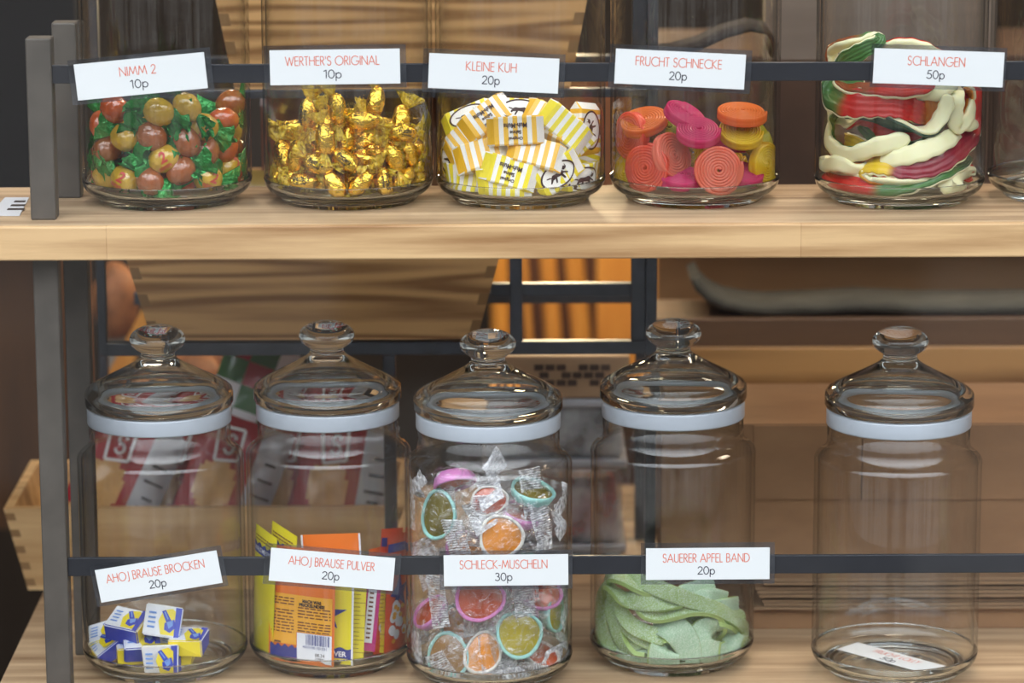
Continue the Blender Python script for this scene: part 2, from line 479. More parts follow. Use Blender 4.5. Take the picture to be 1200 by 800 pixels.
structure('wall_right', MB().box(ROOM_X, ROOM_X + 0.1, YG, ROOM_Y, ROOM_Z0, ROOM_Z1), M_plaster)
WX, WZ0, WZ1 = 1.15, -0.62, 1.30            # window opening
wf = MB()
wf.box(-ROOM_X - 0.1, -WX, YG - 0.12, YG, ROOM_Z0, ROOM_Z1); wf.box(WX, ROOM_X + 0.1, YG - 0.12, YG, ROOM_Z0, ROOM_Z1)
wf.box(-WX, WX, YG - 0.12, YG, ROOM_Z0, WZ0); wf.box(-WX, WX, YG - 0.12, YG, WZ1, ROOM_Z1)
structure('wall_front', wf, pmat('shopfront_paint', (70, 74, 72), 0.5))
wfr = MB()
for b in ((-WX, -WX + 0.05, WZ0, WZ1), (WX - 0.05, WX, WZ0, WZ1), (-WX + 0.05, WX - 0.05, WZ0, WZ0 + 0.05), (-WX + 0.05, WX - 0.05, WZ1 - 0.05, WZ1)):
    wfr.box(b[0], b[1], YG - 0.06, YG - 0.01, b[2], b[3])
win = structure('window_1', wfr, pmat('window_frame_paint', (52, 54, 54), 0.4))
M_pane = thin_glass('window_pane', (0.985, 0.99, 0.988), (0.8, 0.85, 0.83), refl=0.45)
obj('window_glass', MB().box(-WX + 0.05, WX - 0.05, YG - 0.038, YG - 0.032, WZ0 + 0.05, WZ1 - 0.05), M_pane, win)

# ================================================================ shelves
M_ply = wood('oak_lipping', (146, 104, 62), (210, 173, 126), 'X', 70, 0.05, 0.5, 0.65, seam=0.48, rfreq=60.0)
M_plytop = wood('oak_top', (126, 96, 68), (198, 170, 136), 'X', 60, 0.05, 0.5, 0.45, rfreq=60.0)
YF = -0.026
def shelf_board(name, label, x0, x1, zt, depth, th):
    t = thing(name, label, 'shelf', ((x0 + x1) / 2, 0.05, zt - th))
    obj('board', MB().box(x0, x1, YF + 0.006, depth, zt - th, zt, bev=0.001), M_plytop, t)
    obj('front_lipping', MB().box(x0, x1, YF, YF + 0.0058, zt - th, zt, bev=0.0012), M_ply, t)
    return t
TH = Z_UP - P(600, 303.5, YF).z
shelf_board('wooden_shelf', 'upper light oak shelf board holding the row of six open-fronted sweet jars', -0.70, 0.62, Z_UP, 0.142, TH)
XL = PZ(4, 790, Z_LOW).x
lo = shelf_board('wooden_shelf', 'lower light oak shelf board holding five lidded jars along its front', XL, 0.62, Z_LOW, 0.62, TH)

# ================================================================ steel shelf frame
M_steel = pmat('raw_steel', (82, 76, 70), 0.55, 0.1, bump=0.05, bscale=60, mottled=0.22, mscale=28)
M_rail = pmat('blackened_rail', (48, 49, 54), 0.38, 0.35, mottled=0.10, mscale=40)
PW = 0.0177
XP = P(29.5, 60, 0).x
XR_ = 0.545
YB = 0.092
ZT = P(45, 45, 0).z
fr = thing('steel_shelf_frame', 'raw steel frame of square posts and thin dark rails holding the jar shelves', 'shelf frame', (XP, 0, Z_LOW))
XPB = P(60, 35, YB).x
YB2 = 0.112
for x, y, za, zb in ((XP, 0.0, Z_LOW, Z_UP - TH), (XP, 0.0, Z_UP, ZT), (XPB, YB, Z_UP, ZT), (XPB + 0.0004, YB2, Z_LOW, Z_UP - TH),
                     (XR_, 0.0, Z_LOW, Z_UP - TH), (XR_, 0.0, Z_UP, ZT), (XR_, YB, Z_UP, ZT), (XR_, YB2, Z_LOW, Z_UP - TH)):
    obj('post', MB().box(x, x + PW, y, y + PW, za, zb, bev=0.0012), M_steel, fr)
def rail(px, pya, pyb, y, x0=None):
    za, zb = P(px, pya, y).z, P(px, pyb, y).z
    obj('rail', MB().box(x0 or XP + PW, XR_, y, y + 0.0035, zb, za, bev=0.0005), M_rail, fr)
    return za, zb
ZR1 = rail(640, 74, 96, 0.002)
ZR2 = rail(640, 651.5, 673, 0.002)

# ================================================================ rack behind
M_rack = pmat('rack_steel', (74, 77, 84), 0.4, 0.6, mottled=0.15, mscale=50)
YK = 0.235
rk = thing('metal_rack', 'dark square-tube metal rack standing behind the jars and carrying the wooden crates', 'rack', (0, YK, Z_LOW))
def bar(px0, px1, py0, py1, y, d=0.011, z0=None, z1=None, x0=None, x1=None, nm='crossbar'):
    a, b = P(px0, py0, y), P(px1, py1, y)
    obj(nm, MB().box(a.x if x0 is None else x0, b.x if x1 is None else x1, y, y + d, b.z if z0 is None else z0, a.z if z1 is None else z1, bev=0.0008), M_rack, rk)
ZK2a, ZK2b = P(480, 401, YK).z, P(480, 416, YK).z
ZK1a, ZK1b = P(430, 105, YK).z, P(430, 115, YK).z
XK0, XK1 = P(112, 380, YK).x, P(757, 350, YK).x
bar(0, 0, 0, 0, YK, z0=ZK2b, z1=ZK2a, x0=XK0 + 0.0075, x1=XK1)
bar(0, 0, 0, 0, YK, z0=ZK1b, z1=ZK1a, x0=XK0 + 0.0075, x1=XK1)
bar(0, 0, 0, 0, YK + 0.2, z0=ZK2b, z1=ZK2a, x0=XK0 + 0.0075, x1=XK1)
bar(0, 0, 0, 0, YK + 0.2, z0=ZK1b, z1=ZK1a, x0=XK0 + 0.0075, x1=XK1)
bar(575, 741, 333, 347, YK + 0.012, x1=XK1)
UPZ = P(400, -30, YK).z
bar(112, 122, 300, 300, YK, z0=ZK2b, z1=UPZ, nm='upright')
bar(757, 770, 300, 300, YK, z0=Z_LOW, z1=UPZ, nm='upright')
bar(740, 757, 300, 300, YK + 0.002, z0=ZK2a, z1=UPZ, nm='upright')
bar(597, 612, 300, 300, YK, z0=ZK2a, z1=P(600, 296, YK).z, nm='upright')
bar(447, 462, 300, 300, YK, z0=Z_LOW, z1=ZK2b, nm='upright')
bar(112, 122, 300, 300, YK + 0.2, z0=Z_LOW, z1=UPZ, nm='upright')
bar(745, 765, 300, 300, YK + 0.2, z0=Z_LOW, z1=UPZ, nm='upright')

# ================================================================ crates
M_pine = wood('pine_crate', (140, 98, 54), (206, 160, 104), 'X', 42, 0.07, 0.55, 1.5, rfreq=130.0, rscale=0.3)
M_pine2 = wood('pale_crate', (176, 134, 84), (218, 180, 128), 'X', 50, 0.07, 0.55, 0.8, rfreq=80.0)
M_endg = pmat('end_grain', (142, 108, 70), 0.8)
def crate(label, TL, TR, BL, BR, Y, depth, mat, joints=5, group=None):
    tl, tr, bl, br = [P(p[0], p[1], Y) for p in (TL, TR, BL, BR)]
    zt, zb = (tl.z + tr.z) / 2, (bl.z + br.z) / 2
    w = 0.0075
    c = thing('wooden_crate', label, 'crate', ((bl.x + br.x) / 2, Y, zb), group)
    def board(nm, xa0, xa1, xb0, xb1, y0, y1):
        m = MB().hexa([(xb0, y0, zb), (xb1, y0, zb), (xb1, y1, zb), (xb0, y1, zb)], [(xa0, y0, zt), (xa1, y0, zt), (xa1, y1, zt), (xa0, y1, zt)])
        return obj(nm, m, mat, c)
    f = board('front_board', tl.x, tr.x, bl.x, br.x, Y, Y + w)
    board('back_board', tl.x, tr.x, bl.x, br.x, Y + depth - w, Y + depth)
    board('side_board', tl.x, tl.x + w, bl.x, bl.x + w, Y + w, Y + depth - w)
    board('side_board', tr.x - w, tr.x, br.x - w, br.x, Y + w, Y + depth - w)
    obj('crate_base', MB().box(bl.x + w, br.x - w, Y + w, Y + depth - w, zb, zb + 0.006), mat, c)
    for k in range(joints):
        t0, t1 = (k + 0.28) / joints, (k + 0.72) / joints
        for s, a, b in ((1, tl, bl), (-1, tr, br)):
            xa, xb = a.x + (b.x - a.x) * t0, a.x + (b.x - a.x) * t1
            za, z2 = zt + (zb - zt) * t0, zt + (zb - zt) * t1
            q = [(xb, z2), (xb + s * w, z2), (xa + s * w, za), (xa, za)]
            obj('finger_joint', MB().hexa([(x, Y - 0.0003, z) for x, z in q], [(x, Y + 0.0002, z) for x, z in q]), M_endg, f)
    return c
crate('slant-sided pine crate behind the jars of gold toffees and striped caramels', (240, -60), (700, -60), (275, 104), (668, 104), YK + 0.0015, 0.18, M_pine)
crate('slant-sided pine crate seen just under the upper shelf, above the lidded jars', (128, 240), (602, 240), (178, 398), (559, 398), YK + 0.0015, 0.18, M_pine)
YC3 = PZ(33, 691, Z_LOW).y
ZC = Z_LOW
crate('pale shallow crate of crisp bags standing behind the two leftmost lidded jars', (4, 597), (474, 593), (33, 691), (441, 690), YC3, 0.16, M_pine2)

# ---- crisp bags in the low crate
M_red = pmat('bag_red', (164, 30, 42), 0.3, coat=0.5)
M_tan = pmat('bag_crisp_print', (216, 168, 106), 0.35, coat=0.5, mottled=0.18, mscale=60)
M_grey = pmat('bag_silver', (196, 196, 202), 0.25, 0.15, coat=0.4)
M_white = pmat('print_white', (236, 236, 238), 0.5)
M_ink = pmat('print_ink', (44, 34, 36), 0.6)
M_green = pmat('bag_green', (58, 110, 52), 0.35, coat=0.4)
def crisp_bag(label, px, py, Y, w, h, lean, seed):
    c = P(px, py, Y); n = Vector((0.12, -1, 0.12)).normalized(); u, v, n = frame(n, -lean)
    t = thing('crisp_bag', label, 'crisp bag', c - v * (h / 2), 'crisp bags in the pale crate')
    NU, NV = 26, 26
    for side in (1, -1):
        b = MB(); vs = []; fs = []
        for j in range(NV + 1):
            for i in range(NU + 1):
                a, e = i / NU * 2 - 1, j / NV * 2 - 1
                k = max(0, (1 - a ** 4)) * max(0, (1 - e ** 6))
                d = 0.010 * k * side + 0.0035 * k * mnoise.noise(Vector((a * 2.5 + seed, e * 2.5, side)))
                vs.append(c + u * (a * w / 2) + v * (e * h / 2) + n * d)
        b.add(vs, [], True)
        for j in range(NV):
            for i in range(NU):
                q = j * (NU + 1) + i
                a, e = (i + .5) / NU * 2 - 1, (j + .5) / NV * 2 - 1
                if a > 0.30: mt = 2
                elif ((a + 0.35) / 0.45) ** 2 + ((e + 0.1) / 0.42) ** 2 < 1 or e < -0.62 + 0.1 * sin(a * 7): mt = 1
                else: mt = 0
                f = (q, q + 1, q + NU + 2, q + NU + 1)
                b.f.append(f if side > 0 else f[::-1]); b.s.append(True); b.m.append(mt)
        o = obj('bag_front' if side > 0 else 'bag_back', b, [M_red, M_tan, M_grey], t)
        if side > 0:
            p = MB()
            for k in range(5):
                z = 0.24 - 0.13 * k + (0.05 if k > 2 else 0)
                ww = w * (0.12 + 0.05 * ((k * 7 + int(seed * 3)) % 3))
                cc = c + u * (w * 0.33) + v * (z * h) + n * 0.0135
                p.box(-1, 1, -1, 1, 0, 0.01) if False else p.flat([(-ww / 2, -0.0012), (ww / 2, -0.0012), (ww / 2, 0.0012), (-ww / 2, 0.0012)], [(0, 1, 2, 3)], cc, u, v, n)
            obj('small_print', p, M_ink, o)
            p = MB(); cc = c + u * (-w * 0.16) + v * (h * 0.30) + n * 0.0165
            r = [(-.013, .012), (.008, .014), (.010, -.011), (-.008, -.016)]
            for a, bb in zip(r, r[1:] + r[:1]):
                d = Vector((bb[0] - a[0], bb[1] - a[1])).normalized(); q = Vector((-d.y, d.x)) * 0.0012
                p.flat([(a[0] - q.x, a[1] - q.y), (bb[0] - q.x, bb[1] - q.y), (bb[0] + q.x, bb[1] + q.y), (a[0] + q.x, a[1] + q.y)], [(0, 1, 2, 3)], cc, u, v, n)
            vs2, fs2 = stroke_text('S', 0.015, 0.0024); p.flat([(x, y - 0.0075) for x, y in vs2], fs2, cc, u, v, n)
            obj('badge', p, M_white, o)
for i, (px, lean, lb) in enumerate(((140, 24, 'red and silver crisp bag leaning at the left end of the pale crate'), (205, 22, 'red and silver crisp bag leaning second from left in the pale crate'),
                      (270, 20, 'red and silver crisp bag leaning in the middle of the pale crate'), (338, 16, 'red and silver crisp bag leaning fourth from left in the pale crate'),
                      (402, 10, 'red and silver crisp bag leaning at the right end of the pale crate'))):
    crisp_bag(lb, px, 566, YC3 + 0.032 + 0.032 * (i % 2), 0.074, 0.105, lean, i * 1.9 + 0.4)

# ---- bread rolls and one patterned bag further back
M_bread = pmat('crust', (150, 96, 56), 0.6, bump=0.3, bscale=60, mottled=0.5, mscale=40)
for i, (px, py, Y, a, b, lb) in enumerate(((228, 440, 0.62, .030, .020, 'brown bread roll behind the leftmost lidded jar'), (280, 428, 0.64, .034, .022, 'brown bread roll between the two leftmost lid knobs'),
                              (136, 352, 0.72, .022, .036, 'orange-brown loaf end standing left under the upper shelf'))):
    c = P(px, py, Y)
    obj('bread_roll', MB().ellipsoid(Matrix.Translation(c), a, 0.025, b, 20, 12, 0.12, seed=i * 3.1), M_bread, label=lb, cat='bread', group='bread behind the jars')
c = P(284, 480, YC3 + 0.10); u, v, n = frame((0, -1, .2), -20)
t = thing('snack_bag', 'green and red patterned snack bag tip showing between the two leftmost lidded jars', 'snack bag', c - v * .06)
b = MB()
vs = []; fs = []
for j in range(13):
    for i in range(9):
        a, e = i / 4 - 1, j / 6 - 1; k = (1 - a ** 4) * (1 - e ** 4)
        vs.append(c + u * (a * .03) + v * (e * .06) + n * (.010 * k))
b.add(vs, [], True)
for j in range(12):
    for i in range(8):
        q = j * 9 + i; b.f.append((q, q + 1, q + 10, q + 9)); b.s.append(True); b.m.append((0, 1, 0, 2)[(j // 2 + i // 3) % 4])
o = obj('bag_front', b, [M_green, M_red, M_white], t)
obj('bag_back', MB().flat([(-.03, -.06), (.03, -.06), (.03, .06), (-.03, .06)], [(3, 2, 1, 0)], c, u, v, n), M_grey, t)

# ================================================================ glowing rear of the shop (lamp-lit slats)
M_slat = wood('honey_slat', (196, 124, 44), (232, 166, 74), 'Z', 30, 0.1, 0.45, 0.3)
YS = 1.25
for i, (x0, x1, lean) in enumerate(((574, 596, 1), (612, 620, 3), (634, 654, 3), (664, 687, 4))):
    a0, a1 = P(x0 - lean, 290, YS), P(x0 + lean * 2.2, 430, YS); w = (P(x1, 350, YS) - P(x0, 350, YS)).x
    m = MB().tube([a0 + Vector((w / 2, 0, .10)), a0 + Vector((w / 2, 0, 0)), a1 + Vector((w / 2, 0, 0)), a1 + Vector((w / 2, 0, -.12))], w / 2, 14)
    obj('wooden_pole', m, M_slat, label=('lamp-lit honey wood pole behind the rack, %s from the left' % ORD[i]), cat='pole', group='lamp-lit poles behind the rack')
p = P(745, 350, YS)
b = MB().box(P(700, 300, YS).x, P(824, 300, YS).x, YS + .02, YS + .05, P(700, 460, YS).z, P(700, 275, YS).z)
obj('wooden_partition', b, M_slat, label='lamp-lit honey wood board right of the poles behind the rack', cat='partition')
b = MB().box(P(590, 300, YS).x, P(790, 300, YS).x, YS + .16, YS + .19, ROOM_Z0, P(700, 100, YS).z)
obj('brown_screen', b, pmat('brown_screen', (92, 54, 28), 0.7, mottled=0.2, mscale=6), label='dark brown screen standing on the floor behind the lamp-lit poles', cat='screen')
M_dark = pmat('dark_cloth', (24, 20, 22), 0.9)
lamp('shop_lamp', P(655, 180, YS - 0.22) + Vector((0, 0, 0.22)), 4.0, (1.0, 0.76, 0.44), 0.03)
lamp('shop_lamp', (0.75, 0.70, 0.95), 11, (1.0, 0.80, 0.58), 0.12)
lamp('shop_lamp', (0.35, 0.55, 1.0), 14, (1.0, 0.82, 0.62), 0.12)
lamp('shop_lamp', (-0.35, 0.75, 0.85), 6, (1.0, 0.80, 0.58), 0.05)

# ================================================================ right: brown panel, chest, mats, box, paper bags
M_brown = wood('brown_panel', (136, 98, 60), (172, 130, 86), 'X', 16, 0.12, 0.5, 0.7)
M_chest = wood('chest_wood', (128, 88, 48), (190, 144, 90), 'X', 24, 0.08, 0.35, 1.6, coat=0.2, rfreq=70.0, rscale=0.2)
M_walnut = wood('walnut', (88, 64, 46), (118, 88, 62), 'X', 30, 0.08, 0.45, 0.4)
def slab(nm, px0, px1, py0, py1, Y, d, mat, label, cat):
    a, b = P(px0, py0, Y), P(px1, py1, Y)
    return obj(nm, MB().box(a.x, b.x, Y, Y + d, b.z, a.z, bev=0.001), mat, label=label, cat=cat)
YH = 0.50
slab('wooden_partition', 772, 1420, 130, 500, 0.78, 0.03, M_brown, 'plain brown wooden partition seen under the upper shelf at the right', 'partition')
a, b = P(756, 407, YH), P(1400, 407, YH)
ch = thing('wooden_chest', 'honey-brown wooden chest with dark walnut rim standing behind the two rightmost lidded jars', 'chest', ((a.x + b.x) / 2, YH, Z_LOW))
zc = P(1000, 407, YH).z; zr = P(1000, 374, YH).z
obj('chest_front', MB().box(a.x, b.x, YH, YH + 0.09, Z_LOW, zc, bev=0.001), M_chest, ch)
obj('rim', MB().box(a.x, b.x, YH + 0.004, YH + 0.09, zc, zr, bev=0.001), M_walnut, ch)
def mat_strip(label, pts, Y, thick, width, mat):
    P3 = [P(x, y, Y) for x, y in pts]
    n = len(P3); wid = [Vector((0, 1, 0))] * n; nor = []
    for i in range(n):
        tt = (P3[min(i + 1, n - 1)] - P3[max(i - 1, 0)]).normalized(); nor.append(tt.cross(Vector((0, 1, 0))).normalized() * -1)
    m = MB().sweep(P3, wid, nor, [(0, -thick / 2), (width, -thick / 2), (width, thick / 2), (0, thick / 2)])
    return obj('felt_mat', m, mat, label=label, cat='mat')
M_felt = pmat('grey_felt', (72, 69, 60), 0.95, mottled=0.2, mscale=30)
mat_strip('long grey felt mat with upturned end lying on the wooden chest', [(814, 326), (820, 338), (832, 349), (850, 358), (875, 363), (900, 365), (960, 363), (1010, 360), (1080, 363), (1150, 363), (1300, 361)], YH + 0.01, 0.008, 0.07, M_felt)
mat_strip('dark felt mat curling into a loop behind the jar of fruit wheels', [(745, 68), (790, 64), (820, 56), (850, 42), (880, 34), (900, 38), (910, 52), (906, 68)], YK + 0.03, 0.004, 0.06, pmat('dark_felt', (44, 36, 32), 0.95))
M_kraft = wood('kraft_board', (124, 90, 60), (156, 118, 82), 'X', 9, 0.4, 0.75, 0.15)
M_paper = pmat('kraft_paper', (140, 112, 84), 0.8, mottled=0.12, mscale=14)
YX = PZ(1180, 736, Z_LOW).y
zb1 = P(1100, 712, YX).z
obj('cardboard_tray', MB().box(P(880, 700, YX).x, 0.66, YX, YX + 0.16, Z_LOW, zb1, bev=0.001), M_kraft, label='low brown cardboard tray under the kraft paper bags on the lower shelf', cat='tray')
nb = 10
ztop = P(1100, 674, YX).z
dz = (ztop - zb1 - 0.0012) / nb
for k in range(nb):
    m = MB(); NX = 46; x0 = P(884 + (k * 37 % 13), 700, YX).x; x1 = 0.64; yo = 0.0022 * ((k * 5) % 4)
    vs = []
    for i in range(NX + 1):
        t = i / NX; x = x0 + (x1 - x0) * t
        lift = 0.0020 * max(0, (t - .45) / .55) ** 1.5 * (1 - .5 * k / nb)
        z = zb1 + 0.0006 + dz * k * (1 - .10 * max(0, (t - .45) / .55)) + lift * (1 - k / nb)
        th = dz * (0.80 if t < .5 else .70); yw = .0012 * mnoise.noise(Vector((t * 14, k * 3.3, 0))) + .0015 * mnoise.noise(Vector((t * 3, k * 7.1, 4)))
        wz = .0007 * mnoise.noise(Vector((t * 9, k * 2.7, 1))) * min(1, k)
        for yy in (YX - 0.006 + yo + yw, YX + 0.13):
            vs += [(x, yy, z + wz * .25), (x, yy, z + th + wz * .25)]
    m.add(vs, [])
    for i in range(NX):
        q, r = i * 4, i * 4 + 4
        for f in ((q, q + 1, r + 1, r), (q + 2, r + 2, r + 3, q + 3), (q + 1, q + 3, r + 3, r + 1), (q, r, r + 2, q + 2)):
            m.f.append(f[::-1]); m.s.append(False); m.m.append(0)
    m.f += [(0, 2, 3, 1), (NX * 4, NX * 4 + 1, NX * 4 + 3, NX * 4 + 2)]; m.s += [False] * 2; m.m += [0] * 2
    pos = 'lowest' if k == 0 else 'topmost' if k == nb - 1 else ORD[k] + ' from the bottom'
    obj('paper_bag', m, M_paper, label='flat brown kraft paper bag, %s of the stack on the tray' % pos, cat='paper bag', group='kraft paper bags stacked behind the empty jar')
cb = thing('cardboard_box', 'large brown cardboard box resting on the stack of paper bags', 'box', (0.4, YX, ztop))
zx = P(1100, 492, YX + .03).z
obj('box_body', MB().box(P(776, 600, YX).x, 0.66, YX + 0.02, YX + 0.16, ztop + 0.0015, zx, bev=0.001), M_kraft, cb)
m = MB()
for xa, xb in ((884, 1010), (1012, 1300)):
    a0, a1 = P(xa, 500, YX + .016), P(xb, 500, YX + .016)
    m.box(a0.x, a1.x, YX + 0.0175, YX + 0.0195, P(xa, 586, YX + .016).z, zx - 0.001)
obj('flap', m, M_kraft, cb)

# ================================================================ middle: printed carton and clear tubs
M_carton = pmat('printed_carton', (172, 140, 108), 0.5, mottled=0.1, mscale=20)
M_choc = pmat('chocolate_print', (76, 58, 48), 0.5)
YT = 0.37
a, b = P(560, 418, YT), P(738, 466, YT)
ct = thing('printed_carton', 'flat carton printed with dark chocolate blocks, topmost of the stack of tubs under the rack', 'carton', ((a.x + b.x) / 2, YT, b.z))
ob = obj('carton_body', MB().box(a.x, b.x, YT, YT + 0.05, b.z, a.z, bev=0.001), M_carton, ct)
m = MB()
for r in range(3):
    for k in range(7):
        x = 626 + k * 13 + (r % 2) * 6; y = 427 + r * 9
        if (r * 7 + k) % 5 == 3: continue
        q0, q1 = P(x, y, YT - 0.0004), P(x + 11, y + 7, YT - 0.0004)
        m.box(q0.x, q1.x, YT - 0.0006, YT - 0.0001, q1.z, q0.z)
obj('block_print', m, M_choc, ob)
M_tub = film('tub_plastic', (226, 230, 234), 0.42, 0.1, 0.1, 30)
M_lidp = pmat('tub_lid', (176, 178, 184), 0.35, coat=0.3)
M_goo = [pmat('tub_red_sweets', (176, 58, 48), 0.5, mottled=0.4, mscale=60), pmat('tub_green_sweets', (104, 146, 92), 0.6, mottled=0.3, mscale=60), pmat('tub_dark_sweets', (104, 92, 90), 0.6, mottled=0.4, mscale=50)]
tops = [(473, 535, 2, 'clear plastic tub of dark sweets, upper one under the printed carton'), (540, 632, 0, 'clear plastic tub of red sweets, middle one of the stack under the rack'), (640, 712, 1, 'clear plastic tub of green sweets, lowest of the stack under the rack')]
zs = [P(650, y, YT).z for y in (467, 538, 637)] + [Z_LOW]
for k, (y0, y1, g, lb) in enumerate(tops):
    za, zb = zs[k] - 0.0005, zs[k + 1] + 0.0005
    x0, x1 = P(562 + 3 * k, 600, YT).x, P(736 - k, 600, YT).x
    tb = thing('plastic_tub', lb, 'tub', ((x0 + x1) / 2, YT, zb), 'clear tubs stacked under the rack')
    obj('tub_body', MB().box(x0 + .004, x1 - .004, YT + .004, YT + 0.10, zb, za - .008, bev=0.003), M_tub, tb)
    obj('tub_lid', MB().box(x0, x1, YT, YT + 0.104, za - .0075, za, bev=0.002), M_lidp, tb)
    b = MB(); rr = random.Random(k)
    nx, ny = 9, 4
    o = obj('sweets', MB().box(x0 + .008, x1 - .008, YT + .008, YT + .094, zb + .003, zb + (za - zb) * 0.55, bev=0.004), M_goo[g], tb, kind='stuff')

# ================================================================ far background pieces
M_far = wood('far_cabinet', (60, 40, 26), (104, 70, 42), 'Z', 14, 0.12, 0.4, 0.6)
M_blk = pmat('unlit_interior_black', (16, 16, 20), 0.85)
def slab2(nm, *a): return slab(nm, *a)
slab('dark_interior_sheet', -260, 96, -260, 262, 0.85, 0.04, M_blk, 'black sheet standing in for the unlit shop interior behind the upper left posts', 'board')  # added black sheet: its colour stands in for the shop's unlit depth
slab('wooden_cabinet', -140, 60, 290, 620, 0.95, 0.3, M_far, 'dark brown wooden cabinet in the shop, left of the posts', 'cabinet')
slab('wooden_board', 898, 1166, -120, 70, 0.40, 0.02, wood('greybrown_board', (96, 82, 70), (124, 108, 94), 'X', 20, 0.1, 0.6, 0.4), 'grey-brown wooden board behind the top of the snake jar', 'board')
slab('dark_box', 770, 1420, 66, 232, 0.62, 0.2, pmat('dark_box', (84, 62, 48), 0.7, mottled=0.3, mscale=8), 'dark box on the rack behind the fruit wheels and snakes', 'box')
slab('wooden_post', 99, 111, 240, 596, 0.50, 0.02, wood('reddish_post', (120, 78, 50), (158, 112, 78), 'Z', 30, 0.1, 0.5, 0.4), 'narrow reddish wooden post just right of the steel posts', 'post')
m = MB(); q0, q1 = P(120, 470, .66), P(196, 330, .66)
d = (q1 - q0).normalized(); nn = Vector((-d.z, 0, d.x)) * .008
m.hexa([q0 - nn, q0 + nn, q0 + nn + Vector((0, .015, 0)), q0 - nn + Vector((0, .015, 0))], [q1 - nn, q1 + nn, q1 + nn + Vector((0, .015, 0)), q1 - nn + Vector((0, .015, 0))])
obj('wooden_lath', m, M_slat, label='yellow wooden lath leaning diagonally behind the leftmost lid knob', cat='lath')
slab('grey_sheet', 122, 150, 380, 470, 0.74, 0.01, pmat('grey_card', (150, 146, 138), 0.8), 'pale grey card standing behind the leftmost lidded jar', 'card')
# sweets bags sitting in the middle crate, seen past the upper jars
for i, (px, py, rgb, lb) in enumerate(((302, 190, (150, 120, 50), 'yellow sweet packet in the crate behind the gap left of the gold toffees'), (350, 180, (120, 70, 48), 'brown sweet packet in the crate behind the gold toffees'), (430, 165, (96, 62, 40), 'dark brown packet in the crate behind the gold toffees'),
                             (492, 175, (110, 76, 44), 'brown packet in the crate between the toffees and the caramels'))):
    w, h = 0.055, (0.112, 0.165, 0.158, 0.165)[i]
    c = P(px, 300, YK + 0.05 + 0.03 * (i % 2)); c.z = P(360, 398, YK).z + 0.012 + h / 2
    u, v, n = frame((0.1, -1, 0.1), (i * 5) % 9 - 4)
    b = MB(); vs = []; K = 12
    for s in (1, -1):
        o = len(b.v); vs = []
        for j in range(K + 1):
            for ii in range(K + 1):
                a_, e_ = ii / K * 2 - 1, j / K * 2 - 1; k = (1 - a_ ** 4) * (1 - e_ ** 6)
                vs.append(c + u * (a_ * w / 2) + v * (e_ * h / 2) + n * (s * .014 * k + .002 * mnoise.noise(Vector((a_ * 3, e_ * 3, i)))))
        b.add(vs, [((j * (K + 1) + ii), (j * (K + 1) + ii + 1), ((j + 1) * (K + 1) + ii + 1), ((j + 1) * (K + 1) + ii))[::s] for j in range(K) for ii in range(K)], True)
    obj('sweet_packet', b, pmat('packet_%d' % i, rgb, 0.35, coat=0.4, mottled=0.25, mscale=40), label=lb, cat='packet', group='packets in the middle crate')
# paper with print lying at the left end of the upper shelf
a = PZ(2, 251, Z_UP + .0006); u = Vector((1, 0, 0)); v = Vector((.28, 1, 0)).normalized()
t = thing('price_ticket', 'white printed ticket lying on the upper shelf left of the posts', 'ticket', a)
q = [PZ(-14, 252, Z_UP + .0008), PZ(23, 252, Z_UP + .0008), PZ(34, 231, Z_UP + .0008), PZ(6, 231, Z_UP + .0008)]
obj('ticket_sheet', MB().hexa([x - Vector((0, 0, .0006)) for x in q], q), pmat('ticket_paper', (206, 208, 214), 0.5), t)
m = MB()
for k in range(3):
    c0 = PZ(8 + 4 * k, 246 - 4.5 * k, Z_UP + .0009); m.box(c0.x, c0.x + (.012 - .002 * k), c0.y, c0.y + .007, c0.z, c0.z + .0002)
obj('ticket_print', m, M_ink, t)
# ================================================================ jars
M_wall = thin_glass('jar_glass_wall', (0.997, 0.998, 0.9975), (0.62, 0.67, 0.65), refl=1.0, power=6.0)
def solid_glass():
    m = bpy.data.materials.new('solid_glass'); m.use_nodes = True
    nt = m.node_tree; nt.nodes.clear()
    out = nt.nodes.new('ShaderNodeOutputMaterial'); g = nt.nodes.new('ShaderNodeBsdfGlass')
    g.inputs['IOR'].default_value = 1.5; g.inputs['Roughness'].default_value = 0.0; g.inputs['Color'].default_value = (0.975, 0.99, 0.985, 1)
    nt.links.new(g.outputs[0], out.inputs['Surface']); return m
M_solid = solid_glass()
M_seal = pmat('milky_seal', (174, 181, 190), 0.28, coat=0.3)
JH = 0.0105                                 # extra height of the straight body
RJ = 0.0610; RI = 0.0581; FLOOR = 0.009
def rnd(c, r, a0, a1, n=8):
    return [(c[0] + r * cos(radians(a0 + (a1 - a0) * i / n)), c[1] + r * sin(radians(a0 + (a1 - a0) * i / n))) for i in range(n + 1)]
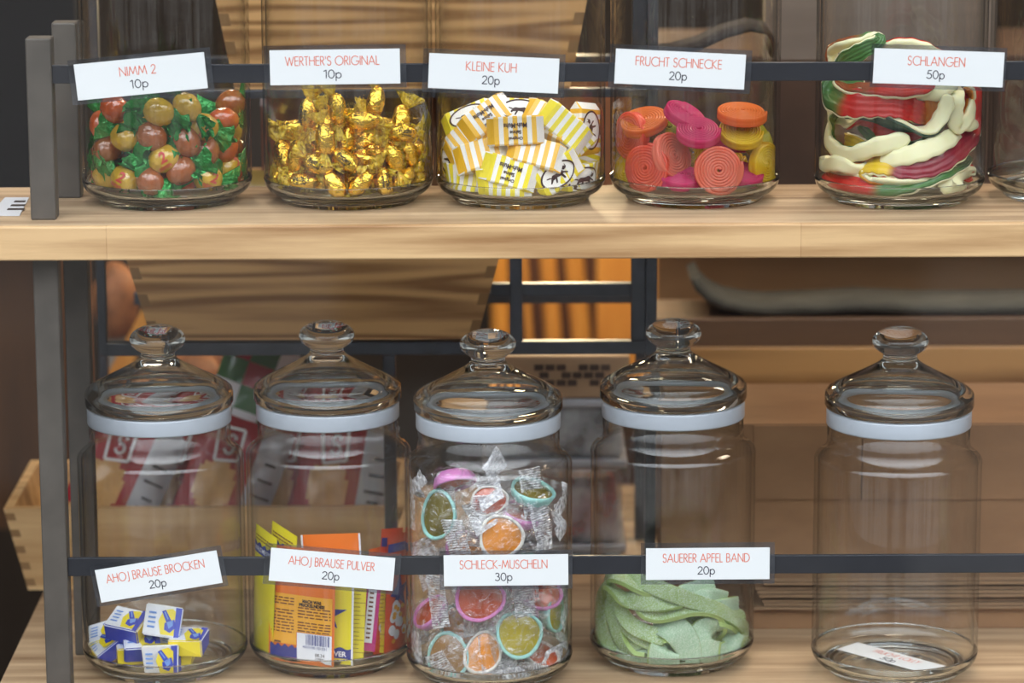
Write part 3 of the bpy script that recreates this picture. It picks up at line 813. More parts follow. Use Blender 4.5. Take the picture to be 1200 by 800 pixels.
def build_jar(label, loc, group):
    t = thing('glass_jar', label, 'jar', loc, group)
    c = tuple(loc)
    # thick base: foot ring, rounded heel, flat inner floor
    base = [(0.0001, 0.0035), (0.042, 0.0035), (0.0445, 0.0), (0.0480, 0.0), (0.0500, 0.0022), (0.0505, 0.0045)] + rnd((0.0487, 0.0170), 0.0125, -80, 0, 8) \
        + [(RJ, 0.0172), (RI, 0.0172)] + rnd((0.0502, 0.0170), 0.0080, 0, -88, 8) + [(0.0001, FLOOR)]
    obj('jar_base', MB().lathe(base, 72, ctr=c), M_solid, t)
    out = [(RJ, 0.0175 - JH), (RJ, 0.148)] + rnd((0.0532, 0.148), 0.0080, 0, 70, 7)[1:] + [(0.0530, 0.1585), (0.0518, 0.163), (0.0518, 0.176)]
    inn = [(0.0490, 0.176), (0.0490, 0.1615)] + rnd((0.0520, 0.148), 0.0062, 70, 0, 7) + [(RI, 0.0175 - JH)]
    obj('jar_wall', MB().lathe([(r, z + JH) for r, z in out + inn], 72, ctr=c), M_wall, t)
    # lid
    lid = [(0.0001, 0.2480)] + [(0.0205 * sin(radians(a)), 0.2371 + 0.0109 * cos(radians(a))) for a in (12, 24, 36, 48, 60, 72, 84, 96, 108, 120, 132)] + [(0.0128, 0.2282), (0.0122, 0.2265), (0.0128, 0.2244), (0.0148, 0.2222),
           (0.0180, 0.2200), (0.0225, 0.2174), (0.0310, 0.2128), (0.0400, 0.2083), (0.0470, 0.2046), (0.0515, 0.2019), (0.0536, 0.1998), (0.0542, 0.1975), (0.0542, 0.1908), (0.0530, 0.1884), (0.0500, 0.1878),
           (0.0472, 0.1878), (0.0476, 0.1960), (0.0440, 0.2018), (0.0360, 0.2068), (0.0260, 0.2118), (0.0180, 0.2156), (0.0120, 0.2182), (0.0070, 0.2200), (0.0001, 0.2206)]
    lid = [(r, z + JH) for r, z in reversed(lid)]
    ld = obj('lid', MB().lathe(lid, 72, ctr=c), M_solid, t)
    sl = rnd((0.0515, 0.1862), 0.0014, 90, 0, 3) + rnd((0.0515, 0.1768), 0.0014, 0, -90, 3) + [(0.0492, 0.1754), (0.0480, 0.1754), (0.0480, 0.1875), (0.0500, 0.1875)]
    sl = [(r - 0.0002 if r > 0.0505 else r, z + JH) for r, z in reversed(sl)]
    obj('seal_ring', MB().lathe(sl, 72, ctr=c, closed=True), M_seal, t)
    return t
JUP_Y, JLO = 0.0835, [0.088, 0.101, 0.067, 0.102, 0.071]
def up_c(px, dy=0): p = P(px, 150, JUP_Y + dy); return Vector((p.x, JUP_Y + dy, Z_UP))
UPJ = [up_c(194.5), up_c(408), up_c(610), up_c(814.5), up_c(1055, -0.006), up_c(1258, 0.004)]
LOJ = []
for px, py, y in zip((186, 383.7, 572, 789, 1054), (455, 455, 465, 455, 460), JLO):
    p = P(px, py, y); LOJ.append(Vector((p.x, y, Z_LOW)))
_first = build_jar('clear jar of yellow-orange boiled sweets in green-ended wrappers, leftmost on the upper shelf', UPJ[0], 'glass jars on the upper shelf')
JU = [_first]
for c, lb in zip(UPJ[1:], ('clear jar of gold foil toffees on the upper shelf', 'clear jar of yellow-and-white striped caramels on the upper shelf', 'clear jar of coiled fruit gum wheels on the upper shelf',
                           'clear jar of long foam-backed gummy snakes on the upper shelf', 'clear jar cut off by the right edge, beside the snake jar')):
    JU.append(dup(_first, c, lb))
for c, lb in zip(LOJ, ('lidded clear jar holding small blue-and-yellow sherbet cubes on the lower shelf', 'lidded clear jar holding upright sherbet powder sachets on the lower shelf', 'lidded clear jar full of wrapped candy shells on the lower shelf',
                       'lidded clear jar holding green sugared ribbons on the lower shelf', 'empty lidded clear jar with a price slip on its floor, rightmost on the lower shelf')):
    dup(_first, c, lb, 'lidded glass jars on the lower shelf')

# ================================================================ price cards on the rails
M_card = pmat('white_card', (220, 222, 223), 0.45)
M_sleeve = film('laminate', (190, 192, 198), 0.05, 0.15, 0.05, 20)
M_red_ink = pmat('orange_red_ink', (214, 104, 76), 0.6)
M_blk_ink = pmat('price_ink', (38, 36, 52), 0.6)
def price_card(px, py, ang, name, namew, price, what, sw=7, sh=5, w=150, h=39.5, tofs=0):
    Y = -0.0010; c = P(px, py, Y); k = mpp(Y); a = radians(ang)
    u = Vector((cos(a), 0, sin(a))); v = Vector((-sin(a), 0, cos(a))); n = Vector((0, -1, 0))
    W, H = w * k, h * k / cos(PITCH)
    sw, sh = sw * k, sh * k
    t = thing('price_card', 'white price card reading %s %s, clipped to the rail before the %s' % (name, price, what), 'price card', c - v * (H / 2), 'price cards on the rails')
    def plate(wx, wz, y0, y1):
        m = MB(); q = [c + u * (sx * wx / 2) + v * (sz * wz / 2) for sx, sz in ((-1, -1), (1, -1), (1, 1), (-1, 1))]
        m.hexa([p + Vector((0, y0, 0)) for p in q], [p + Vector((0, y1, 0)) for p in q]); return m
    obj('card', plate(W, H, 0.0002, 0.0008), M_card, t)
    obj('laminate_sleeve', plate(W + 2 * sw, H + 2 * sh, 0.0012, 0.0016), M_sleeve, t)
    kz = k / cos(PITCH)
    vs, fs = stroke_text(name, 9.9 * kz, 0.95 * k, namew * k)
    obj('name_lettering', MB().flat([(x + tofs * k, y + 2.2 * kz) for x, y in vs], fs, c, u, v, n, -0.00015, layer=0.000012), M_red_ink, t)
    vs, fs = stroke_text(price, 9.0 * kz, 1.1 * k, 20 * k, 0.12)
    obj('price_lettering', MB().flat([(x + tofs * k, y - 12.4 * kz) for x, y in vs], fs, c, u, v, n, -0.00015, layer=0.000012), M_blk_ink, t)
    return t
price_card(165, 89.5, 5.3, 'NIMM 2', 42, '10p', 'green-wrapped sweets', w=151, h=41, tofs=-3)
price_card(392.5, 78.5, 0.6, "WERTHER'S ORIGINAL", 108, '10p', 'gold toffees', tofs=-3)
price_card(578.5, 86, -2.8, 'KLEINE KUH', 58, '20p', 'striped caramels', tofs=-3)
price_card(797, 81, -3.0, 'FRUCHT SCHNECKE', 99, '20p', 'fruit wheels', tofs=-2)
price_card(1100, 79.5, -2.2, 'SCHLANGEN', 66, '50p', 'gummy snakes', sw=3, tofs=-3)
price_card(186, 675.5, 9.4, 'AHOJ BRAUSE BROCKEN', 118, '20p', 'sherbet cubes', w=147, sw=6, tofs=-3)
price_card(389, 667, -5.2, 'AHOJ BRAUSE PULVER', 102, '20p', 'powder sachets', w=148, tofs=-1)
price_card(593, 668, 0.4, 'SCHLECK-MUSCHELN', 104, '30p', 'candy shells', w=148, h=37, sw=5, tofs=-3)
price_card(829.5, 660.5, 0.2, 'SAUERER APFEL BAND', 103, '20p', 'green ribbons', w=147, h=38, sw=6, sh=6, tofs=-2)
# slip lying in the empty jar
zf = LOJ[4].z + FLOOR + 0.001
q = [PZ(982, 760, zf), PZ(1092, 790, zf), PZ(1112, 784, zf), PZ(1005, 750.5, zf)]
u = (q[1] - q[0]).normalized(); v = Vector((0, 0, 1)).cross(u).normalized(); cc = (q[0] + q[1] + q[2] + q[3]) / 4
L_, H_ = (q[1] - q[0]).length, 0.024
t = thing('price_slip', 'white paper slip reading FRUCHT LOLLY 50p lying on the floor of the empty jar', 'price slip', cc)
m = MB(); qq = [cc + u * (sx * L_ / 2) + v * (sz * H_ / 2) for sx, sz in ((-1, -1), (1, -1), (1, 1), (-1, 1))]
m.hexa([p - Vector((0, 0, .0003)) for p in qq], qq); obj('slip_paper', m, M_card, t)
vs, fs = stroke_text('FRUCHT LOLLY', .0062, .0006, .042)
obj('name_lettering', MB().flat([(x, y + .0012) for x, y in vs], fs, cc, u, v, Vector((0, 0, 1)), .00015, layer=0.000012), M_red_ink, t)
vs, fs = stroke_text('50p', .0060, .0007, .013)
obj('price_lettering', MB().flat([(x, y - .0085) for x, y in vs], fs, cc, u, v, Vector((0, 0, 1)), .00015, layer=0.000012), M_blk_ink, t)
# ================================================================ sweets: common helpers
def wall_pt(c, px, py, d):
    """the point on the sight line through a pixel that lies d inside the front of the jar at c."""
    r = ray(px, py); a = r.x * r.x + r.y * r.y
    ox, oy = CAM.x - c.x, CAM.y - c.y
    b = 2 * (ox * r.x + oy * r.y); R = RI - d
    q = b * b - 4 * a * (ox * ox + oy * oy - R * R)
    t = (-b - sqrt(q)) / (2 * a) if q > 0 else -b / (2 * a)
    p = CAM + r * t
    if q <= 0:
        h = Vector((p.x - c.x, p.y - c.y)); h = h.normalized() * R; p = Vector((c.x + h.x, c.y + h.y, p.z))
    p.z = max(p.z, c.z + FLOOR + min(d, 0.012)); return p
def rmax(z):
    h = z - 0.017
    return RI if h >= 0 else 0.0502 + sqrt(max(0.0, 0.008 ** 2 - min(h * h, 0.008 ** 2)))
def fit(c, p, m=0.0006):
    """wrappers give way: press a point back inside the glass of jar c."""
    z = max(p[2], c.z + FLOOR + m); dx, dy = p[0] - c.x, p[1] - c.y
    r = sqrt(dx * dx + dy * dy); R = rmax(z - c.z) - m
    if r > R: dx, dy = dx * R / r, dy * R / r
    return Vector((c.x + dx, c.y + dy, z))
def pack(c, fixed, n, r, seed, zmax=0.16, iters=420):
    rg = np.random.RandomState(seed)
    a = rg.rand(n) * 2 * pi; q = np.sqrt(rg.rand(n)) * (RI - r)
    p = np.stack([q * np.cos(a), q * np.sin(a), FLOOR + r + rg.rand(n) * zmax], 1)
    rad = np.full(n, r)
    nf = len(fixed)
    if nf:
        p = np.vstack([np.array([[f[0].x - c.x, f[0].y - c.y, f[0].z - c.z] for f in fixed]), p]); rad = np.concatenate([[f[1] for f in fixed], rad])
    mov = np.ones(len(p)); mov[:nf] = 0
    for it in range(iters):
        p[:, 2] -= mov * (0.0009 if it < iters * 0.8 else 0.0002)
        d = p[:, None, :] - p[None, :, :]; L_ = np.sqrt((d ** 2).sum(2)) + 1e-9
        ov = np.maximum(0, rad[:, None] + rad[None, :] - L_); np.fill_diagonal(ov, 0)
        p += mov[:, None] * (d / L_[:, :, None] * ov[:, :, None] * 0.35).sum(1)
        h = np.sqrt(p[:, 0] ** 2 + p[:, 1] ** 2) + 1e-9; k = np.minimum(1, (RI - rad) / h)
        p[nf:, 0] *= k[nf:]; p[nf:, 1] *= k[nf:]
        p[nf:, 2] = np.maximum(p[nf:, 2], FLOOR + rad[nf:])
    return [Vector((c.x + x, c.y + y, c.z + z)) for x, y, z in p[nf:]]
def rot_frame(rg):
    n = Vector((rg.gauss(0, 1), rg.gauss(0, 1), rg.gauss(0, 1))).normalized()
    return frame(n, rg.uniform(0, 360))
def fan(M, x0, r0, L_, r1, seed, flat=0.55, N=26, K=4, sgn=1):
    vs = []; fs = []
    for j in range(K + 1):
        t = j / K
        for i in range(N):
            a = 2 * pi * i / N
            rad = (r0 + (r1 - r0) * t ** 0.8) * (1 + t * (0.26 * sin(7 * a + seed) + 0.16 * sin(4 * a + 2.3 * seed)))
            vs.append(M @ Vector((sgn * (x0 + L_ * t * (1 - 0.18 * t * sin(3 * a + seed * 1.3) ** 2)), rad * cos(a), rad * flat * sin(a) + t * 0.0012 * sin(9 * a + seed))))
    for j in range(K):
        for i in range(N):
            k = (i + 1) % N
            fs.append((j * N + i, j * N + k, (j + 1) * N + k, (j + 1) * N + i))
    return vs, fs
def on_ellipsoid(vs, a, b, c, eps=0.00025):
    return [(x, y, c * sqrt(max(0.02, 1 - (x / a) ** 2 - (y / b) ** 2)) + eps) for x, y in vs]
ROWN = ['bottom', 'second', 'third', 'fourth', 'fifth', 'sixth', 'seventh']
def label_rows(items, c, desc, jar, rowpx, hidden, group, front=0.030):
    """names each sweet by its colour and its place: rows counted up the glass, then from the left; the buried ones share one label."""
    seen = []
    for root, p in items:
        root['group'] = group
        d = RI - sqrt((p.x - c.x) ** 2 + (p.y - c.y) ** 2)
        if p.y < c.y - 0.006 and d < front: seen.append((root, proj(p)))
        else: root['label'] = hidden
    if not seen: return
    y0 = max(q[1] for _, q in seen)
    rows = {}
    for root, q in seen: rows.setdefault(min(6, int((y0 - q[1]) / rowpx)), []).append((q[0], root))
    for k, l in rows.items():
        for i, (_, root) in enumerate(sorted(l, key=lambda z: z[0])):
            root['label'] = '%s, %s from left in the %s row against the glass' % (desc(root), ORD[i], ROWN[k])

# ================================================================ green-ended boiled sweets
C0 = UPJ[0]
M_boil = {'y': pmat('boiled_yellow', (198, 158, 48), 0.15, coat=1.0, bump=0.9, bscale=110, mottled=0.2, mscale=90), 'o': pmat('boiled_orange', (196, 86, 34), 0.15, coat=1.0, bump=0.9, bscale=110, mottled=0.25, mscale=90),
          'b': pmat('boiled_amber', (150, 80, 34), 0.15, coat=1.0, bump=0.9, bscale=110, mottled=0.25, mscale=90)}
def shiny_wrap(name, rgb, tr=0.35):
    m = gummy(name, rgb, tr, 0.12)
    nt = m.node_tree; pb = [x for x in nt.nodes if x.type == 'BSDF_PRINCIPLED'][0]
    tc = nt.nodes.new('ShaderNodeTexCoord'); n = nt.nodes.new('ShaderNodeTexNoise'); n.inputs['Scale'].default_value = 260
    nt.links.new(tc.outputs['Object'], n.inputs['Vector'])
    b = nt.nodes.new('ShaderNodeBump'); b.inputs['Strength'].default_value = 0.8; b.inputs['Distance'].default_value = 0.003
    nt.links.new(n.outputs['Fac'], b.inputs['Height']); nt.links.new(b.outputs[0], pb.inputs['Normal'])
    pb.inputs['Specular IOR Level'].default_value = 0.9
    return m
M_gwrap = shiny_wrap('green_foil', (30, 150, 60), 0.25)
[x for x in M_gwrap.node_tree.nodes if x.type == 'BSDF_PRINCIPLED'][0].inputs['Metallic'].default_value = 0.45
M_pink = pmat('sweet_print_red', (198, 74, 62), 0.5)
front = [(107, 147, 'o'), (134, 127, 'o'), (186, 131, 'y'), (147, 161, 'y'), (178, 160, 'b'), (238, 149, 'y'), (192, 186, 'y'), (219, 166, 'b'), (241, 178, 'b'), (264, 172, 'o'), (281, 153, 'y'),
         (147, 215, 'y'), (176, 213, 'b'), (119, 209, 'o'), (243, 214, 'y'), (267, 197, 'y'), (108, 182, 'b'), (212, 200, 'b'), (284, 210, 'o')]
TEXTED = {11: -25, 14: -20, 15: 15, 5: -10, 6: 30}
rg = random.Random(11); items = []; fixed = []
for px, py, k in front: fixed.append((wall_pt(C0, px, py, 0.0125), 0.0095))
pos = [(f[0], front[i][2], i) for i, f in enumerate(fixed)] + [(p, rg.choice('yob'), -1) for p in pack(C0, fixed, 36, 0.0112, 5)]
sizes = (0.0116, 0.0102, 0.0092)
for p, k, i in pos:
    rad = Vector((p.x - C0.x, p.y - C0.y, 0)).normalized()
    if i >= 0: u, v, n = frame((rad + Vector((0, -0.4, rg.uniform(-.1, .4)))).normalized(), TEXTED.get(i, rg.uniform(-80, 80)))
    else: u, v, n = rot_frame(rg)
    M = mat4(p, u, v, n)
    t = thing('wrapped_sweet', 'x', 'sweet', p); t['k'] = k
    s = obj('sweet', MB().ellipsoid(M, *sizes, 18, 12, 0.06, seed=p.x * 90).bend(lambda q: fit(C0, q)), M_boil[k], t)
    for sg in (1, -1):
        ang = rg.uniform(-.5, .5); Mr = M @ Matrix.Rotation(ang * .6, 4, 'Z')
        vs, fs = fan(Mr, 0.0088, 0.0022, rg.uniform(.013, .018), rg.uniform(.009, .0125), rg.uniform(0, 9), sgn=sg)
        obj('wrapper_twist', MB().add([fit(C0, q) for q in vs], fs, True), M_gwrap, t)
    if i in TEXTED:
        m = MB(); vs, fs = font_text('2', .0080, shear=.15, weight=.03); vs = [(x + .0005, y + .0022) for x, y in vs]
        m.add([fit(C0, M @ Vector(q), 0.0004) for q in on_ellipsoid(vs, *sizes, .0005)], fs)
        vs, fs = font_text('nimm', .0036, width=.0095, weight=.02); vs = [(x - .001, y - .0046) for x, y in vs]
        m.add([fit(C0, M @ Vector(q), 0.0004) for q in on_ellipsoid(vs, *sizes, .0005)], fs)
        obj('print', m, M_pink, s)
    items.append((t, p))
CN = {'y': 'yellow', 'o': 'orange', 'b': 'amber'}
label_rows(items, C0, lambda r: CN[r['k']] + ' green-ended sweet', '', 24, 'boiled sweet with green wrapper ends buried inside the leftmost upper jar', 'green-wrapped boiled sweets')
for t, _ in items: del t['k']

# ================================================================ gold toffees
C1 = UPJ[1]
M_gold = pmat('gold_foil', (248, 206, 84), 0.2, 1.0, bump=0.9, bscale=230)
M_gfan = film('yellow_film', (244, 212, 64), 0.55, 0.1, 1.0, 240)
M_blackp = pmat('toffee_print', (34, 24, 14), 0.5)
rg = random.Random(5); items = []
topf = [(440, 120), (395, 128), (360, 134), (425, 142), (475, 140), (345, 150)]
fixed = [(wall_pt(C1, x, y, 0.020 if y > 125 else 0.034), 0.009) for x, y in topf]
pos = [f[0] for f in fixed] + pack(C1, fixed, 72, 0.0098, 21)
toff_text = 0
for p in pos:
    rad = Vector((p.x - C1.x, p.y - C1.y, 0)); isf = p.y < C1.y - .01 and rad.length > RI - .022
    if isf: u, v, n = frame((rad.normalized() + Vector((rg.uniform(-.3, .3), -.5, rg.uniform(0, .5)))).normalized(), rg.gauss(5, 38))
    else: u, v, n = rot_frame(rg)
    M = mat4(p, u, v, n)
    t = thing('gold_toffee', 'x', 'sweet', p)
    e = (.0118, .0068, .0062)
    s = obj('toffee', MB().ellipsoid(M, *e, 16, 10, 0.22, seed=p.x * 70 + p.z * 50).bend(lambda q: fit(C1, q)), M_gold, t)
    for sg in (1, -1):
        Mr = M @ Matrix.Rotation(rg.uniform(-.35, .35), 4, 'Z') @ Matrix.Rotation(rg.uniform(0, 3), 4, 'X')
        vs, fs = fan(Mr, 0.0100, 0.0022, rg.uniform(.0095, .0125), rg.uniform(.0075, .0105), rg.uniform(0, 9), sgn=sg)
        obj('wrapper_twist', MB().add([fit(C1, q) for q in vs], fs, True), M_gfan, t)
    if isf and rg.random() < 0.42:
        m = MB()
        vs, fs = font_text("Werther's", .0042, width=.0125, shear=.2, weight=.02); vs = [(x, y + .0012) for x, y in vs]
        m.add([fit(C1, M @ Vector(q), .0004) for q in on_ellipsoid(vs, *e, .0009)], fs)
        vs, fs = font_text('Original', .0026, width=.0085, shear=.2, weight=.02); vs = [(x, y - .0028) for x, y in vs]
        m.add([fit(C1, M @ Vector(q), .0004) for q in on_ellipsoid(vs, *e, .0009)], fs)
        obj('print', m, M_blackp, s)
    items.append((t, p))
label_rows(items, C1, lambda r: 'gold foil toffee', '', 15, 'gold foil toffee with twisted ends buried inside its jar', 'gold foil toffees', 0.026)

# ================================================================ striped milk caramels
C2 = UPJ[2]
M_cw = pmat('wax_paper_white', (246, 243, 236), 0.35, coat=0.2)
M_cs = {'o': pmat('stripe_amber', (246, 190, 48), 0.35, coat=0.2), 'l': pmat('stripe_lemon', (244, 224, 50), 0.35, coat=0.2)}
M_brownp = pmat('caramel_print', (64, 36, 34), 0.5)
COW = [[(-.62, .10), (-.40, .30), (-.05, .26), (.25, .34), (.42, .22), (.40, -.02), (.15, -.12), (-.20, -.06), (-.45, -.14)], [(.40, .30), (.58, .52), (.80, .44), (.72, .26), (.52, .18)], [(.55, .50), (.50, .66), (.60, .54)], [(.70, .50), (.76, .66), (.78, .48)],
       [(-.60, .05), (-.80, -.30), (-.70, -.34), (-.45, -.08)], [(-.30, -.05), (-.42, -.48), (-.30, -.48), (-.15, -.05)], [(.15, -.08), (.28, -.50), (.40, -.48), (.32, -.04)], [(.36, .02), (.66, -.22), (.72, -.12), (.44, .12)], [(-.62, .10), (-.90, .22), (-.86, .30), (-.55, .22)]]
def caramel(c, p, fr_, shade, deco=None, label='x', L_=.0300, W=.0205, T=.0125, flip=False):
    u, v, n = fr_; M = mat4(p, u, v, n)
    t = thing('striped_caramel', label, 'sweet', p, 'striped milk caramels')
    m = MB(); ns = 9; xs = [-L_ / 2 + L_ * i / ns for i in range(ns + 1)]
    secs = [(-L_ / 2 - .0052, W * .96, .0016)] + [(x, W, T) for x in xs] + [(L_ / 2 + .0052, W * .96, .0016)]
    b = .0012
    vs = []
    for x, w, h in secs:
        bb = min(b, h * .4)
        for y, z in ((-w / 2 + bb, -h / 2), (w / 2 - bb, -h / 2), (w / 2, -h / 2 + bb), (w / 2, h / 2 - bb), (w / 2 - bb, h / 2), (-w / 2 + bb, h / 2), (-w / 2, h / 2 - bb), (-w / 2, -h / 2 + bb)):
            vs.append(fit(c, M @ Vector((x, y, z))))
    m.add(vs, [])
    for i in range(len(secs) - 1):
        for q in range(8):
            w = (q + 1) % 8
            if i in (0, len(secs) - 2): mt = 0 if q in (2, 6) else 1 if (q in (4, 0)) == (i == 0) else 0
            else: mt = i % 2
            m.f.append((i * 8 + q, (i + 1) * 8 + q, (i + 1) * 8 + w, i * 8 + w)[::-1]); m.s.append(False); m.m.append(mt)
    m.f.append(tuple(range(8))); m.f.append(tuple(reversed([(len(secs) - 1) * 8 + q for q in range(8)]))); m.s += [False] * 2; m.m += [0, 1]
    o = obj('wrapper', m, [M_cw, M_cs[shade]], t)
    z = T / 2 + .0003
    F = lambda q, e: fit(c, M @ Vector((q[0], q[1], z + e)), .0003)
    if deco == 'cow':
        A, B = .0142, .0088
        ring = MB(); N = 36; ang = 0.0
        rgv = [(cos(2 * pi * i / N), sin(2 * pi * i / N)) for i in range(N)]
        m = MB().add([F((A * x, B * y), .0000) for x, y in rgv], [tuple(range(N))]); obj('oval_panel', m, M_cw, o)
        m = MB().add([F((A * x, B * y), .0002) for x, y in rgv] + [F((A * .90 * x, B * .86 * y), .0002) for x, y in rgv], [(i, (i + 1) % N, N + (i + 1) % N, N + i) for i in range(N)])
        for pl in COW: m.add([F((x * A * .72, y * B * .92 - .0006), .0002) for x, y in pl], [tuple(range(len(pl)))])
        obj('cow_print', m, M_brownp, o)
    if deco == 'text':
        sg = -1 if flip else 1; m = MB()
        for s, h, w, yy in (('Original', .0030, .0100, .0052), ('Sahne', .0028, .0080, .0012), ('Muh-Muhs', .0036, .0165, -.0036)):
            vs, fs = font_text(s, h, width=w, weight=.03); m.add([F((sg * x, sg * (y + yy)), .0002) for x, y in vs], fs)
        obj('print', m, M_brownp, o)
    return t
kuh = [  # px, py, angle, normal tilt x, normal tilt z, shade, deco, depth, flip, label
 (604, 153, 3, 0.0, .15, 'o', 'text', .012, True, 'amber-striped caramel with upside-down lettering, lying across the top middle'),
 (547, 141, 20, -.35, .9, 'l', 'cow', .020, False, 'lemon-striped caramel with oval cow print, at the top left of its pile'),
 (571, 139, 36, -.1, .5, 'o', 'text', .024, True, 'amber-striped caramel rising at a slant behind the lettered one'),
 (610, 134, -4, 0.0, .8, 'l', 'cow', .036, False, 'caramel with oval print peeping over the top middle one'),
 (661, 149, -38, .25, .25, 'l', None, .014, False, 'lemon-striped caramel slanting down to the right beside the top middle one'),
 (642, 143, -30, .1, .6, 'o', None, .024, False, 'amber-striped caramel at the back right of the lettered one'),
 (690, 153, 88, .95, .2, 'o', 'cow', .010, False, 'amber caramel showing its folded end at the right edge of the pile'),
 (546, 163, 38, -.4, .3, 'o', None, .012, False, 'amber-striped caramel slanting up at the left of the pile'),
 (563, 182, 14, -.2, .35, 'o', None, .010, False, 'amber-striped caramel with white folded end, left of the middle'),
 (536, 192, -48, -.5, .1, 'l', 'cow', .009, False, 'lemon caramel with oval cow print against the glass at the lower left'),
 (628, 180, -14, .1, .45, 'o', None, .011, False, 'amber-striped caramel just under the lettered one'),
 (597, 202, -16, 0.0, .2, 'l', 'text', .008, True, 'lemon-striped caramel with small lettering, low in the middle'),
 (652, 204, 33, .2, .1, 'l', 'cow', .008, False, 'lemon caramel with large tilted oval cow print, low right of the middle'),
 (687, 181, 72, .6, .1, 'l', None, .010, False, 'lemon caramel standing on end at the right of the pile'),
 (681, 212, 8, .5, .1, 'l', 'cow', .007, False, 'lemon caramel with oval cow print at the bottom right'),
 (590, 224, -2, 0.0, .35, 'l', None, .007, False, 'lemon-striped caramel lying flat at the bottom middle'),
 (540, 220, -8, -.4, .3, 'l', None, .007, False, 'lemon-striped caramel lying flat at the bottom left'),
 (666, 172, 40, .3, .3, 'l', None, .018, False, 'lemon caramel tucked behind the right-hand slanting ones')]
fixed = []
for px, py, ang, nx, nz, sh, deco, d, flip, lb in kuh:
    p = wall_pt(C2, px, py, d + .002)
    caramel(C2, p, frame((nx, -1, nz), ang), sh, deco, lb, flip=flip); fixed.append((p, .0105))
rg = random.Random(3)
for p in pack(C2, fixed, 16, 0.0125, 9):
    if p.z - C2.z < .062 and p.y > C2.y - .02: caramel(C2, p, rot_frame(rg), rg.choice('ol'), None, 'striped caramel buried in the back of its jar')

# ================================================================ fruit gum wheels
C3 = UPJ[3]
GUM = {'c': gummy('gum_coral', (250, 146, 116), 0.55, 0.16), 'r': gummy('gum_red', (246, 112, 84), 0.55, 0.16), 'o': gummy('gum_orange', (248, 146, 70), 0.55, 0.16), 'm': gummy('gum_magenta', (230, 66, 128), 0.55, 0.16),
       'y': gummy('gum_yellow', (240, 204, 40), 0.4), 'g': gummy('gum_lime', (188, 182, 44), 0.4)}
def gum_wheel(c, p, n, ang, k, label, R=.0186, H=.0078, turns=8):
    u, v, n = frame(n, ang)
    t = obj_pts = None
    m = MB(); pts = []; wid = []; nor = []
    N = int(turns * 34); pitch = (R - .0024) / turns
    for i in range(N + 1):
        a = 2 * pi * turns * i / N; r = .0012 + pitch * a / (2 * pi)
        d = u * cos(a) + v * sin(a); sag = n * (-.0008 * (r / R) ** 2)
        pts.append(p + d * r + sag); wid.append(d); nor.append(n)
    w, h, b = pitch * .49, H / 2, pitch * .3
    cross = [(-w, -h + b), (-w + b, -h), (w - b, -h), (w, -h + b), (w, -.0006), (w - b * .6, 0), (w, .0006), (w, h - b), (w - b, h), (-w + b, h), (-w, h - b)]
    m.sweep(pts, wid, nor, cross[::-1])
    e = pts[-1]; tg = (pts[-1] - pts[-2]).normalized()
    m.bend(lambda q: fit(c, q, .0004))
    return obj('gum_wheel', m, GUM[k], loc=p, label=label, cat='sweet', group='fruit gum wheels')
wheels = [(842, 199, (.05, -1, .12), 20, 'c', .0075, 'coral coiled gum wheel facing out, nearly in the middle of its jar'),
 (757, 197, (-.5, -1, .15), 80, 'r', .0075, 'red-orange gum wheel facing out at the lower left of its jar'),
 (787, 182, (.85, -.75, .45), 40, 'c', .022, 'coral gum wheel leaning behind the lower-left one'),
 (751, 143, (-.25, -.38, 1), 150, 'o', .021, 'orange gum wheel tilted at the upper left of the pile'),
 (739, 158, (-.9, -.6, .1), 10, 'r', .012, 'red gum wheel on edge against the left wall of its jar'),
 (818, 154, (.05, -.50, 1), 10, 'm', .020, 'magenta gum wheel tilted up in the middle of the pile'),
 (802, 135, (.5, -.35, 1), 70, 'm', .036, 'magenta gum wheel behind and above the middle one'),
 (776, 152, (-.2, -.6, .9), 20, 'g', .040, 'lime gum wheel partly hidden between orange and magenta ones'),
 (869, 133, (.05, -.22, 1), 0, 'o', .020, 'orange gum wheel lying flat on top of a yellow one'),
 (868, 155, (.1, -.6, 1), 0, 'y', .020, 'yellow gum wheel tilted under the flat orange one'),
 (896, 193, (.95, -.75, .05), 90, 'y', .007, 'yellow gum wheel on edge against the right wall'),
 (893, 163, (.75, -.5, .5), 30, 'g', .014, 'lime-yellow gum wheel above the yellow one on edge'),
 (797, 220, (.05, -.30, 1), 40, 'm', .0195, 'magenta gum wheel lying flat at the bottom left of the middle'),
 (868, 219, (.2, -.32, 1), 0, 'm', .0195, 'magenta gum wheel lying flat at the bottom right'),
 (733, 207, (-.7, -.5, .5), 0, 'y', .010, 'yellow gum wheel low behind the red-orange one'),
 (812, 178, (-.3, -.8, .3), 0, 'y', .045, 'amber-yellow gum wheel deep inside, seen between the coral ones')]
for px, py, n, a, k, d, lb in wheels: gum_wheel(C3, wall_pt(C3, px, py, d), n, a, k, lb, .0168 if k in 'myg' else .0186, .0070)
rg = random.Random(2)
for dx, dy, z, k in ((-.02, .028, .016, 'c'), (.022, .030, .018, 'y'), (0.0, .032, .034, 'o'), (.026, .018, .040, 'm'), (-.026, .022, .040, 'g')):
    gum_wheel(C3, C3 + Vector((dx, dy, z)), (rg.uniform(-.4, .4), rg.uniform(-.4, .4), 1), 0, k, 'gum wheel lying buried at the back of the fruit wheel jar')

